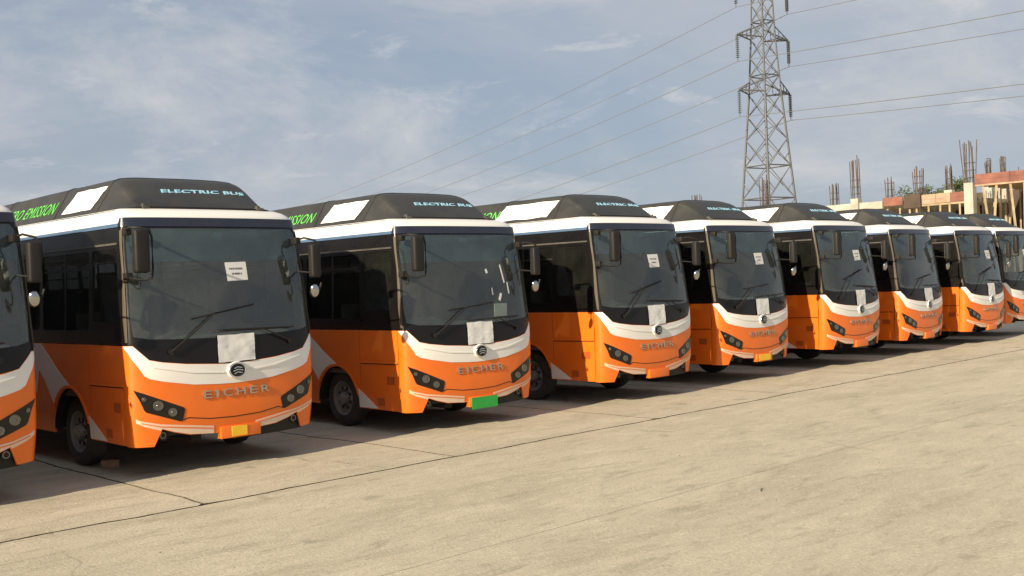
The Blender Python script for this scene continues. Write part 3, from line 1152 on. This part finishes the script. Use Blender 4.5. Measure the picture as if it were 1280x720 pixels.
    bmesh.ops.transform(bm, matrix=Matrix.Translation((1.055, -.03, 1.905)) @ Matrix.Rotation(R(-24), 4, 'Z') @ Matrix.Rotation(R(14), 4, 'X') @ Matrix.Diagonal((.8, 1, 1.12, 1)) @ Matrix.Translation((-1.055, .03, -1.905)), verts=bm.verts)
    fin('round_mirror', bm, 'convex', ma, 60)

    # --- wheels
    def wheel(sg, cy, dual):
        bm = bmesh.new()
        x0 = sg * 1.035
        prof = [(-.0, .235), (.012, .27), (.010, .33), (-.004, .372), (-.03, .392), (-.10, .395), (-.17, .392), (-.20, .36), (-.20, .24)]
        lathe(bm, [(sg * a, r) for a, r in prof], 40, 'X', (x0, cy, .395), close=False)
        w = fin('wheel', bm, 'rubber', root, 35)
        bm = bmesh.new()
        prof = [(.004, .238), (-.004, .222), (-.05, .208), (-.06, .175), (-.035, .155), (-.03, .12), (-.05, .095), (-.02, .085), (.02, .075), (.035, .05), (.037, .005)]
        lathe(bm, [(sg * a, r) for a, r in prof], 36, 'X', (x0, cy, .395), close=False)
        rm = fin('rim', bm, 'rim', w, 30)
        for k in range(8):
            t = 2 * math.pi * k / 8
            bm = bmesh.new()
            lathe(bm, [(0, .026), (sg * .006, .026), (sg * .007, .02)], 10, 'X', (x0 - sg * .034, cy + .139 * math.cos(t + .39) , .395 + .139 * math.sin(t + .39)))
            fin('hand_hole', bm, 'under', rm)
            bm = bmesh.new()
            lathe(bm, [(0, .012), (sg * .026, .012), (sg * .030, .007)], 6, 'X', (x0 - sg * .045, cy + .104 * math.cos(t), .395 + .104 * math.sin(t)))
            fin('wheel_nut', bm, 'trim', rm)
        return w
    for sg in (-1, 1):
        wheel(sg, 1.74, False)
        wheel(sg, 6.35, True)
        for cy in arches:                    # black liner inside each arch
            bm = bmesh.new()
            pr = arc(cy, .40, .50, math.pi, 0, 16)
            a = [bm.verts.new((sg * 1.11, y, z)) for y, z in pr]
            b = [bm.verts.new((sg * .72, y, z)) for y, z in pr]
            for i in range(len(pr) - 1):
                bm.faces.new((a[i], a[i + 1], b[i + 1], b[i]))
            bm.faces.new(b)
            fin('arch_liner', bm, 'under', root)

    # --- chassis, axle, rear
    bm = bmesh.new()
    box(bm, -.70, .70, .30, LEN - .2, .42, .80)
    box(bm, -1.08, 1.08, 2.35, 5.75, .40, .80)
    box(bm, -1.08, 1.08, 6.95, LEN - .15, .45, .80)
    box(bm, -1.06, 1.06, .34, 1.14, .40, .80)
    box(bm, -.42, -.30, .25, 8.3, .33, .42)
    box(bm, .30, .42, .25, 8.3, .33, .42)
    fin('chassis', bm, 'under', root)
    for cy in arches:
        bm = bmesh.new()
        tube(bm, [(-.9, cy, .37), (-.2, cy, .34), (.2, cy, .34), (.9, cy, .37)], .06, 8)
        fin('axle', bm, 'under', root, 40)
    bm = bmesh.new()
    rz = [.42, .9, 1.4, 2.0, 2.5, 2.72, 2.86]
    ys_ = [LEN - .02, LEN + .02, LEN + .02, LEN - .02, LEN - .08, LEN - .14, LEN - .35]
    pv = None
    for z, y in zip(rz, ys_):
        w_ = wid(min(z, 2.75)) * (0.99 if z < 2.8 else .9)
        rw = [bm.verts.new((x, yy, z)) for x, yy in ((-w_, LEN - .11), (-w_ * .96, y - .03), (-w_ * .8, y), (0, y + .03), (w_ * .8, y), (w_ * .96, y - .03), (w_, LEN - .11))]
        if pv:
            for i in range(6):
                bm.faces.new((pv[i], pv[i + 1], rw[i + 1], rw[i]))
        pv = rw
    fin('rear_panel', bm, 'orange', root, 40)

    # --- interior
    bm = bmesh.new()
    box(bm, -1.06, 1.06, .55, LEN - .2, .80, .86)
    fin('cabin_floor', bm, 'dash', root)
    bm = bmesh.new()
    box(bm, -1.0, 1.0, .75, LEN - .25, 2.60, 2.64)
    fin('ceiling', bm, 'inner', root)
    bm = bmesh.new()
    pts = [(.12, 1.33), (.16, 1.42), (.42, 1.47), (.62, 1.43), (.66, 1.30), (.60, .86), (.30, .84)]
    nx = 16
    rr = []
    for i in range(nx + 1):
        x = -1.0 + 2.0 * i / nx
        bow = .16 * abs(x) ** 3
        hump = .10 * math.exp(-((x + .52) / .26) ** 2)
        rr.append([bm.verts.new((x, y + bow + .03, z + (hump if 1.35 < z and y > .3 else 0))) for y, z in pts])
    for i in range(nx):
        for j in range(len(pts) - 1):
            bm.faces.new((rr[i][j], rr[i][j + 1], rr[i + 1][j + 1], rr[i + 1][j]))
    fin('dashboard', bm, 'dash', root, 40)
    bm = bmesh.new()
    n1, n2 = 28, 7
    mx = Matrix.Translation((-.52, .74, 1.50)) @ Matrix.Rotation(R(-32), 4, 'X')
    vs = [[bm.verts.new(mx @ Vector(((.225 + .016 * math.cos(b)) * math.cos(a), (.225 + .016 * math.cos(b)) * math.sin(a), .016 * math.sin(b))))
           for b in [2 * math.pi * j / n2 for j in range(n2)]] for a in [2 * math.pi * i / n1 for i in range(n1)]]
    for i in range(n1):
        for j in range(n2):
            bm.faces.new((vs[i][j], vs[(i + 1) % n1][j], vs[(i + 1) % n1][(j + 1) % n2], vs[i][(j + 1) % n2]))
    for t in (90, 210, 330):
        tube(bm, [mx @ Vector((0, 0, -.03)), mx @ Vector((.22 * math.cos(R(t)), .22 * math.sin(R(t)), 0))], .014, 6)
    tube(bm, [mx @ Vector((0, 0, 0)), mx @ Vector((0, 0, -.35))], .035, 8)
    fin('steering_wheel', bm, 'dark', root, 60)

    seat_mesh = {}

    def seat(x0, x1, y, zb=.86, hi=.72):
        key = (round(x1 - x0, 2), hi)
        if key not in seat_mesh:
            bm = bmesh.new()
            w_ = (x1 - x0) / 2
            box(bm, -w_, w_, 0, .44, .34, .46, .04, 2)
            b0 = len(bm.verts)
            vs = box(bm, -w_, w_, .40, .52, .40, .46 + hi, .045, 2)
            for v in bm.verts:
                if v.co.z > .47:
                    v.co.y += (v.co.z - .47) * .22
            box(bm, -w_ + .05, w_ - .05, .1, .4, 0, .35, .01, 1)
            o = fin('seat', bm, 'seat', None, 45)
            seat_mesh[key] = o.data
            bpy.data.objects.remove(o)
        o = bpy.data.objects.new('seat', seat_mesh[key])
        COL.objects.link(o)
        o.parent = root
        o.location = ((x0 + x1) / 2, y, zb)
    seat(-.78, -.28, 1.05, .95, .80)
    for r_ in range(6):
        y = 1.95 + r_ * .92
        seat(-.98, -.12, y)
        seat(.12, .98, y)
    # handrails and poles behind the driver
    bm = bmesh.new()
    for x in (-.18, .35):
        tube(bm, [(x, 1.75, .86), (x, 1.75, 2.6)], .018, 7)
    tube(bm, [(-.45, 1.3, 2.42), (-.45, 8.0, 2.42)], .016, 6)
    tube(bm, [(.45, 1.3, 2.42), (.45, 8.0, 2.42)], .016, 6)
    fin('grab_rails', bm, 'trim', root, 60)
    bm = bmesh.new()
    box(bm, -1.02, -.15, 1.72, 1.745, .86, 1.75, .01)
    fin('driver_partition', bm, 'inner', root, 40)
    return root


def copy_tree(o, parent=None, top=False, dz=0.0):
    c = o.copy()
    COL.objects.link(c)
    c.parent = parent
    for ch in list(o.children):
        k = copy_tree(ch, c)
        if top and ch.name.split('.')[0] != 'wheel':
            k.location = Vector(k.location) + Vector((0, 0, dz))
    return c


proto = make_bus()
G = 'electric buses parked side by side in a row'
# x, y, turn, body height offset
BUS = [(-5.33, 9.40, -.06, .030), (-3.08, 11.68, .1, .003), (-.47, 14.24, -1.5, -.055), (2.23, 16.61, -.21, .012), (4.42, 18.88, -.03, .010),
       (6.92, 21.17, .43, .035), (9.22, 23.56, 2.0, -.012), (11.62, 25.80, -.42, -.018), (13.68, 28.17, -.47, .0)]
LAB = ['orange electric bus, on the open side of the bus with a stone at its wheel',
       'orange electric bus with small yellow plate and a stone lying at its front wheel',
       'orange electric bus with a bright green number plate and tape scraps on its windscreen',
       'orange electric bus with an empty orange plate bracket, parked next to the green-plated bus',
       'orange electric bus with yellow plate, second along from the green-plated bus',
       'orange electric bus with a notice in its windscreen, third along from the green-plated bus',
       'orange electric bus with no notice in its windscreen, fourth along from the green-plated bus',
       'orange electric bus with a notice in its windscreen, fifth along from the green-plated bus',
       'orange electric bus at the far end of the row, sixth along from the green-plated bus']


def notice(root, dz, x0, x1, z0, z1, lines=True):
    p0, p1 = pf(x0) if abs(x0) > .01 else x0, pf(x1)
    o = patch('paper_notice', [(p0 + .01, z0), (p1, z0 + .01), (p1 + .0, z1), (p0, z1 - .005)], 'paper', root, -0.0035, 0.0012)
    o.location.z = dz
    if lines:
        bm = bmesh.new()
        rl = random.Random(5)
        for k, (f0, f1) in enumerate(((.18, .82), (.28, .74))):
            z = z1 - (z1 - z0) * (.36 + .26 * k)
            x = p0 + (p1 - p0) * f0
            while x < p0 + (p1 - p0) * f1:
                w_ = rl.uniform(.008, .018)
                h_ = .011
                bm.faces.new([bm.verts.new(surf(a, b, -0.0030)) for a, b in ((x, z - h_), (x + w_, z - h_), (x + w_, z + h_), (x, z + h_))])
                x += w_ + rl.uniform(.004, .010)
        t = fin('notice_print', bm, 'ink', o, recalc=False)
    return o


def wrap_sheet(root, dz, seed, x0=-.19, x1=.26, z0=1.165, z1=1.46):
    """creased plastic-wrapped sheet taped over the badge area."""
    bm = bmesh.new()
    nx, nz = 16, 18
    rows = []
    for j in range(nz + 1):
        z = z0 + (z1 - z0) * j / nz
        row = []
        for i in range(nx + 1):
            x = x0 + (x1 - x0) * i / nx
            w_ = noise.noise(Vector((x * 9, z * 9, seed * 3.1)))
            xx = x + .008 * noise.noise(Vector((0.5, z * 8, seed))) + (.02 * (z - z0))
            zz = z + .008 * noise.noise(Vector((x * 8, .3, seed)))
            row.append(bm.verts.new(surf(pf(xx) if abs(xx) > 1e-4 else 0, zz, .010 + .007 * w_ + .009 * abs(noise.noise(Vector((x * 22, z * 22, seed)))))))
        rows.append(row)
    for j in range(nz):
        for i in range(nx):
            bm.faces.new((rows[j][i], rows[j][i + 1], rows[j + 1][i + 1], rows[j + 1][i]))
    o = fin('creased_sheet', bm, 'paper', root, 25, recalc=True)
    o.location.z = dz
    return o


def pod_sheet(root, dz, seed, y0, y1):
    bm = bmesh.new()
    rl = random.Random(seed)
    nx, ny = 10, 8
    rows = []
    for j in range(ny + 1):
        f = j / ny
        row = []
        for i in range(nx + 1):
            g = i / nx
            y = y0 + (y1 - y0) * g + .16 * f
            u = -(.745 + .20 * f + .010 * noise.noise(Vector((g * 4, seed, f))) * (1 if f in (0, 1) else .3))
            row.append(bm.verts.new(pod_off(u, y + .02 * noise.noise(Vector((f * 4, seed, g))), .007 + .006 * noise.noise(Vector((g * 5, f * 5, seed))))))
        rows.append(row)
    for j in range(ny):
        for i in range(nx):
            bm.faces.new((rows[j][i], rows[j][i + 1], rows[j + 1][i + 1], rows[j + 1][i]))
    o = fin('pod_cover_sheet', bm, 'plastic', root, 60)
    o.location.z = dz


def plate(root, dz, m, x0, x1, z0, z1, label):
    bm = bmesh.new()
    y = surf(0, .40, 0).y - .037
    box(bm, x0, x1, y - .006, y, z0, z1, .002, 1)
    o = fin('number_plate', bm, m, root, 40)
    o.location.z = dz
    o['label'] = label


roots = []
for i in range(9):
    if i == 0:
        continue
    roots.append(copy_tree(proto, None, True, BUS[i][3]))
for ch in proto.children:
    if ch.name.split('.')[0] != 'wheel':
        ch.location.z += BUS[0][3]
roots.insert(0, proto)
for i, r in enumerate(roots):
    x, y, a, dz = BUS[i]
    r.location = (x, y, 0)
    r.rotation_euler = (0, 0, ROW + R(a))
    tag(r, LAB[i], 'bus', G)
    wrap_sheet(r, dz, i + 1, *((-.19, .26, 1.165, 1.46) if i < 3 else (-.17 + .02 * (i % 3), .24, 1.16, 1.44 + .02 * (i % 2))))
    pod_sheet(r, dz, i + 1, 1.20 + .03 * (i % 3), [2.1, 2.1, 2.15, 2.45, 2.2, 2.3, 2.2, 2.3, 2.2][i])
    if i > 1:
        for ch in r.children:
            if ch.name.split('.')[0] == 'wiper':
                left = ch.data.vertices[0].co.x < 0
                pv = surf(pf(-.71), 1.32, .02) if left else surf(pf(.74), 1.34, .02)
                an = R([0, 0, 4, -3, 5, -5, 2, -4, 3][i] * (1 if left else -.5))
                mm = Matrix.Translation(pv) @ Matrix.Rotation(R(-8), 4, 'X') @ Matrix.Rotation(an, 4, 'Y') @ Matrix.Rotation(R(8), 4, 'X') @ Matrix.Translation(-pv)
                ch.matrix_basis = Matrix.Translation((0, 0, dz)) @ mm
    if i in (0, 1, 3, 4, 5, 7, 8):
        k = i * .01
        notice(r, dz, .005 + k, .275 + k, 2.05, 2.265)
plate(roots[1], .003, 'yellow', -.06, .13, .345, .455, 'yellow number plate')
plate(roots[2], -.055, 'greenplate', -.16, .30, .30, .455, 'bright green number plate')
plate(roots[4], .01, 'yellow', -.12, .24, .345, .455, 'yellow number plate')
# tape scraps left on one windscreen and a card on its dashboard
for k, (x, z, w_, h_, t) in enumerate(((.30, 2.14, .035, .06, 10), (.36, 1.86, .025, .10, 0), (.60, 2.10, .025, .26, 8), (.68, 1.90, .02, .16, 2), (.50, 1.78, .04, .11, -28))):
    c, s = math.cos(R(t)), math.sin(R(t))
    lp = [(pf(x + a * c - b * s), z + a * s + b * c) for a, b in ((-w_ / 2, -h_ / 2), (w_ / 2, -h_ / 2), (w_ / 2.6, h_ / 2), (-w_ / 2, h_ / 2.2))]
    o = patch('tape_scrap', lp, 'paper', roots[2], .0015, .002)
    o.location.z = -.055
bm = bmesh.new()
box(bm, .62, .86, .36, .37, 1.50, 1.68, .003, 1)
o = fin('dashboard_card', bm, 'paper', roots[2], 40)
o.location.z = -.055

# ------------------------------------------------------------------ stone at the wheel
bm = bmesh.new()
box(bm, -.10, .10, -.055, .055, 0, .085, .012, 2)
bmesh.ops.subdivide_edges(bm, edges=bm.edges[:], cuts=2, use_grid_fill=True)
for v in bm.verts:
    v.co += Vector([noise.noise(v.co * 17 + Vector((k * 7, 0, 0))) * .012 for k in range(3)])
    v.co.z = max(v.co.z, 0.0)
st = fin('stone', bm, 'stone', None, 50)
st.location = rowpt(-.86, 1.33, 0.0)
st.rotation_euler = (0, 0, R(20))
tag(st, 'rough brown stone lying on the concrete against a bus front wheel', 'stone')

bm = bmesh.new()
tube(bm, [(-.11, 0, .006), (-.03, .012, .012), (.05, .0, .008), (.12, .02, .012)], [.004, .005, .005, .002], 6)
tube(bm, [(.04, .002, .009), (.08, -.03, .014)], [.004, .002], 5)
tw = fin('twig', bm, 'bark', None, 60)
tw.scale = (.7, .7, .7)
tw.location = (2.14, 9.39, 0)
tw.rotation_euler = (0, 0, R(75))
tag(tw, 'thin dry twig lying alone on the open concrete', 'twig')

# ------------------------------------------------------------------ pylon
PD = 92.0
pyc = Vector((.2445 * PD, PD, 0))
AX = Vector((.85, .53, 0)).normalized()        # along the crossarms
AY = Vector((-AX.y, AX.x, 0))                    # along the line of the cables
pyl = empty('electricity_pylon', pyc)
tag(pyl, 'tall steel lattice electricity pylon standing behind the row of buses', 'pylon')


def hw(z):
    d = lerp_t(z, [0, 17.2, 22, 27.5, 31], [2.98, 1.36, 1.02, .80, .25])
    return d * .7071


def corner(k, z):
    sx, sy = ((1, 1), (-1, 1), (-1, -1), (1, -1))[k]
    return AX * (sx * hw(z)) + AY * (sy * hw(z)) + Vector((0, 0, z))


levels = [0, 4.6, 8.2, 11.0, 13.3, 15.3, 17.2, 18.8, 20.4, 22.0, 23.5, 25.0, 26.5, 27.5, 29.5, 31]
for k in range(4):
    bm = bmesh.new()
    for a, b in zip(levels, levels[1:]):
        bar(bm, corner(k, a), corner(k, b), .14 if a < 17 else .11)
    fin('tower_leg', bm, 'galv', pyl)
for k in range(4):
    j = (k + 1) % 4
    for li, (a, b) in enumerate(zip(levels, levels[1:])):
        bm = bmesh.new()
        bar(bm, corner(k, a), corner(j, b), .062)
        bar(bm, corner(j, a), corner(k, b), .062)
        if a in (17.2, 22.0, 26.5) or li in (0, 1, 2):
            bar(bm, corner(k, b), corner(j, b), .08)
        if li < 4:
            m0 = (corner(k, a) + corner(j, b)) / 2
            bar(bm, (corner(k, a) + corner(k, b)) / 2, (corner(k, a) * 3 + corner(j, b)) / 4, .06)
            bar(bm, (corner(j, a) + corner(j, b)) / 2, (corner(j, a) * 3 + corner(k, b)) / 4, .06)
        fin('cross_brace', bm, 'galv', pyl)
ARM = 3.05
arms = [17.3, 22.0, 26.6]
tips = {}
for z in arms:
    for sg in (-1, 1):
        bm = bmesh.new()
        tip = AX * (sg * ARM) + Vector((0, 0, z + .15))
        w_ = hw(z)
        w2 = hw(z + 1.05)
        for sy in (-1, 1):
            lo = AX * (sg * w_) + AY * (sy * w_) + Vector((0, 0, z))
            hi = AX * (sg * w2) + AY * (sy * w2) + Vector((0, 0, z + 1.05))
            bar(bm, lo, tip, .10)
            bar(bm, hi, tip, .085)
            for f in (.33, .66):
                bar(bm, lo.lerp(tip, f), hi.lerp(tip, f * .9), .05)
        for f in (0, .33, .66):
            bar(bm, (AX * (sg * w_) + AY * w_ + Vector((0, 0, z))).lerp(tip, f), (AX * (sg * w_) - AY * w_ + Vector((0, 0, z))).lerp(tip, f + .2), .05)
        fin('crossarm', bm, 'galv', pyl)
        offs = (0,) if sg < 0 else (-.22, .22)
        for o_ in offs:
            bm = bmesh.new()
            prof = [(0, .025)]
            for q in range(12):
                zz_ = -.12 - q * .165
                prof += [(zz_ + .02, .03), (zz_, .15), (zz_ - .05, .155), (zz_ - .07, .03)]
            prof += [(-2.3, .03)]
            lathe(bm, prof, 10, 'Z', tip + AX * o_ * .6 + AY * o_ * .5)
            fin('insulator_string', bm, 'insul', pyl, 30)
        tips[(z, sg)] = pyc + tip + Vector((0, 0, -2.32))
WG = 'power cables strung through the pylon'
nm = {17.3: 'lowest', 22.0: 'middle', 26.6: 'topmost'}
for (z, sg), P in tips.items():
    bm = bmesh.new()
    pts = []
    for i in range(61):                         # far span, drops towards the left
        d = 300.0 * (1 - i / 60)
        q = P + AY * d
        sag = 9.6 * (1 - ((d - 150) / 150) ** 2)
        q.z = P.z - sag
        pts.append(q)
    for i in range(1, 31):
        d = 240.0 * i / 60
        q = P - AY * d
        q.z = P.z - 4.6 * (1 - ((d - 120) / 120) ** 2)
        pts.append(q)
    tube(bm, pts, .03, 5)
    o = fin('power_cable', bm, 'cable', None, 60)
    end = 'near end, with a single insulator,' if sg < 0 else 'far end, with twin insulators,'
    tag(o, 'power cable hung from the %s of the pylon\'s %s crossarm' % (end, nm[z]), 'cable', WG)

# ------------------------------------------------------------------ unfinished building
BO = Vector((.434 * 50.0, 50.0, 0))
E1 = Vector((-math.sin(ROW), math.cos(ROW), 0))
E2 = Vector((math.cos(ROW), math.sin(ROW), 0))
bld = empty('unfinished_building', BO, 0)
tag(bld, 'unfinished concrete building with timber shuttering, props and bare steel bars above the bus roofs', 'building')


def bx(name, m, t0, t1, e0, e1, z0, z1):
    bm = bmesh.new()
    vs = [bm.verts.new(E1 * t + E2 * e + Vector((0, 0, z))) for t, e, z in
          ((t0, e0, z0), (t1, e0, z0), (t1, e1, z0), (t0, e1, z0), (t0, e0, z1), (t1, e0, z1), (t1, e1, z1), (t0, e1, z1))]
    for f in ((3, 2, 1, 0), (4, 5, 6, 7), (0, 1, 5, 4), (1, 2, 6, 5), (2, 3, 7, 6), (3, 0, 4, 7)):
        bm.faces.new([vs[i] for i in f])
    return fin(name, bm, m, bld)


def pole(name, m, a, b, r, n=5):
    bm = bmesh.new()
    tube(bm, [E1 * a[0] + E2 * a[1] + Vector((0, 0, a[2])), E1 * b[0] + E2 * b[1] + Vector((0, 0, b[2]))], r, n)
    return fin(name, bm, m, bld, 60)


rb = random.Random(11)


def rebars(t, e, z0, h, n=8, w=.19, spread=.08):
    bm = bmesh.new()
    for k in range(n):
        a = 2 * math.pi * k / n
        x, y = (w * max(-1, min(1, 1.4 * math.cos(a))), w * max(-1, min(1, 1.4 * math.sin(a))))
        s = 1 + rb.uniform(-spread, spread * 2)
        hh = h * rb.uniform(.82, 1.05)
        lx, ly = rb.uniform(-.05, .05), rb.uniform(-.05, .05)
        tube(bm, [E1 * (t + x) + E2 * (e + y) + Vector((0, 0, z0)), E1 * (t + x * s + lx) + E2 * (e + y * s + ly) + Vector((0, 0, z0 + hh))], .024, 4)
    for q in range(3):
        z = z0 + .25 + q * .35
        P = [E1 * (t + sx * w) + E2 * (e + sy * w) + Vector((0, 0, z)) for sx, sy in ((-1, -1), (1, -1), (1, 1), (-1, 1))]
        for k in range(4):
            tube(bm, [P[k], P[(k + 1) % 4]], .012, 3)
    fin('rebar_cluster', bm, 'rebar', bld)


def tm(px_u, e):
    """distance along the facade where the sight line with slope u crosses depth row e."""
    ox, oy = BO.x + E2.x * e, BO.y + E2.y * e
    return (ox - px_u * oy) / (px_u * E1.y - E1.x)


# columns of the facade row
bx('column', 'bconc', -.21, .21, -.21, .21, 0, 5.72)
rebars(0, 0, 5.72, 1.95, 10, .2, .25)
tb = tm(.3265, 0)
bx('column', 'bconc', tb - .2, tb + .2, -.2, .2, 0, 5.45)
rebars(tb, 0, 5.45, 2.2, 8, .17, .04)
t2 = tm(.2405, 0)
bx('column', 'bconc', t2 - .2, t2 + .2, -.2, .2, 0, 5.0)
rebars(t2, 0, 5.0, 2.1, 8, .16)
t3 = tm(.177, 0)
bx('column', 'bconc', t3 - .2, t3 + .2, -.2, .2, 0, 5.0)
rebars(t3, 0, 5.0, 1.45, 8, .18)
t4 = tm(.109, 0)
bx('column', 'bconc', t4 - .2, t4 + .2, -.2, .2, 0, 4.9)
rebars(t4, 0, 4.9, 1.35, 6, .12)
# inner rows
for u, e, z0, h, w_ in ((.3065, 4.5, 5.25, 1.5, .17), (.3585, 4.5, 5.5, 1.25, .15), (.3855, 3.2, 5.6, 1.45, .17), (.4145, 4.0, 5.75, 1.35, .13), (.452, 5.0, 6.3, .9, .09), (.4655, 6.0, 6.4, 1.0, .09), (.4905, 4.0, 6.2, 1.35, .12)):
    t = tm(u, e)
    bx('column', 'bconc', t - .2, t + .2, e - .2, e + .2, 0, z0)
    rebars(t, e, z0, h, 8, w_)
# cast slab edge at the left, beam shuttering towards the pale column
ta = tm(.300, 0)
tc_ = tm(.352, 0)
bx('floor_slab', 'bconc', .30, ta + 14.0, .25, 9.0, 4.95, 5.12)
bx('slab_edge', 'bconc', tc_ + .03, ta + 3, -.05, .24, 4.85, 5.22)
tr_ = tm(.378, 0)
bx('red_shutter_board', 'plankred', tr_ + .4, tc_, -.06, .0, 4.95, 5.36)
bx('formwork_box', 'bdark', tm(.3880, 0), tr_ + .30, -.14, .2, 4.75, 5.42)
tl, tr2 = tm(.3885, 0), .24
n = 3
for k in range(n):
    a = tr2 + (tl - tr2) * k / n
    b = tr2 + (tl - tr2) * (k + 1) / n - .015
    for j in range(2):
        bx('shutter_plank', 'planktan' if k else 'plankred', a, b, -.07 - .012 * ((k + j) % 2), -.02, 4.90 + .225 * j, 4.90 + .225 * j + .215 + .02 * rb.random())
# runner under the planks and the props that carry them
bx('runner', 'prop', tr2, tl, -.04, .06, 4.80, 4.89)
for k in range(9):
    t = .55 + k * .48 + rb.uniform(-.1, .1)
    pole('prop', 'prop', (t, .0 + rb.uniform(-.05, .1), 0), (t + rb.uniform(-.12, .12), .0, 4.80), .045)
for k in range(14):
    t = .3 + k * .55 + rb.uniform(-.15, .15)
    e = rb.choice((1.2, 2.2, 3.4))
    pole('prop', 'prop', (t, e, 0), (t + rb.uniform(-.25, .25), e, 4.95), .04)
# higher deck on the other side of the pale column
for j in range(2):
    for k in range(4):
        a = -.26 - k * 1.6
        bx('shutter_plank', 'plankred', a - 1.585, a, -.07 - .012 * ((k + j) % 2), -.015, 5.62 + .235 * j, 5.62 + .235 * j + .225 + .015 * rb.random())
bx('runner', 'planktan', -6.7, -.26, -.08, .06, 5.53, 5.61)
bx('deck', 'planktan', -6.7, -.24, .0, 8.0, 5.64, 5.72)
for k in range(8):
    t = -.6 - k * .62
    lean_ = (-.28, .22, -.2, .05, .25, -.3, .1, .2)[k]
    pole('prop', 'prop', (t + lean_ * 2.2, .05, 0), (t, .0, 5.53), .055)
for k in range(44):
    t = .8 - rb.random() * 6.5
    e = rb.uniform(.8, 5.5)
    pole('prop', 'prop', (t, e, 0), (t + rb.uniform(-.35, .35), e, 5.6 if t < -.5 else 4.9), .042)
for k in range(8):
    e = .7 + k * .8
    bx('deck_joist', 'prop', -6.7, -.25, e, e + .09, 5.53, 5.638)
bx('shade_backing', 'bdark', -9, 3.0, 5.9, 6.1, 0, 5.62)  # dark sheet added to stand in for the shade under the deck
bx('shade_backing', 'bdark', 3.02, 12, 8.2, 8.4, 0, 4.9)  # second added sheet, paints the dark interior below the lower slab
for k in range(5):
    t = -.8 - k * 1.25
    pole('starter_bar', 'rebar', (t, .4, 5.72), (t + rb.uniform(-.05, .05), .4, 6.25 + rb.random() * .3), .018, 4)

# ------------------------------------------------------------------ tree behind the building
def tree(loc, h, rx, rz, seed, nleaf, label):
    rl = random.Random(seed)
    t = empty('scrub_tree', loc)
    tag(t, label, 'tree')
    bm = bmesh.new()
    tube(bm, [(0, 0, 0), (.1, .05, h * .35), (-.05, .1, h * .6), (.1, 0, h * .85)], [.22, .17, .11, .04], 8)
    clumps = []
    for k in range(26):
        a = rl.uniform(0, 6.28)
        f = rl.random() ** .5
        c = Vector((math.cos(a) * rx * f, math.sin(a) * rx * f, h - rz + rl.uniform(-rz, rz) * math.sqrt(max(0, 1 - f * f * .8))))
        clumps.append((c, rl.uniform(.35, .75)))
        if k % 2 == 0:
            tube(bm, [(0, 0, h * .45 + rl.random() * h * .2), (c * .5 + Vector((0, 0, h * .3))), c], [.08, .05, .015], 5)
    fin('trunk', bm, 'bark', t, 60)
    bm = bmesh.new()
    for i in range(nleaf):
        c, r_ = rl.choice(clumps)
        d = Vector((rl.gauss(0, 1), rl.gauss(0, 1), rl.gauss(0, .8))).normalized() * r_ * rl.random() ** .4
        p = c + d
        a = Vector((rl.gauss(0, 1), rl.gauss(0, 1), rl.gauss(0, 1))).normalized()
        b = a.orthogonal().normalized()
        s = rl.uniform(.05, .11)
        bm.faces.new([bm.verts.new(p + q) for q in (a * s * 1.6, b * s * .6, -a * s * 1.6, -b * s * .6)])
    o = fin('crown', bm, 'leaf', t, recalc=False)


tree((.399 * 74, 74, 0), 7.9, 2.0, 1.2, 4, 3200, 'thin green scrubby tree crown showing just above the tan shuttering boards')
tree((.4225 * 76, 76, 0), 8.2, 1.3, 1.3, 9, 2000, 'sparse olive scrub tree showing beside the pale concrete column')
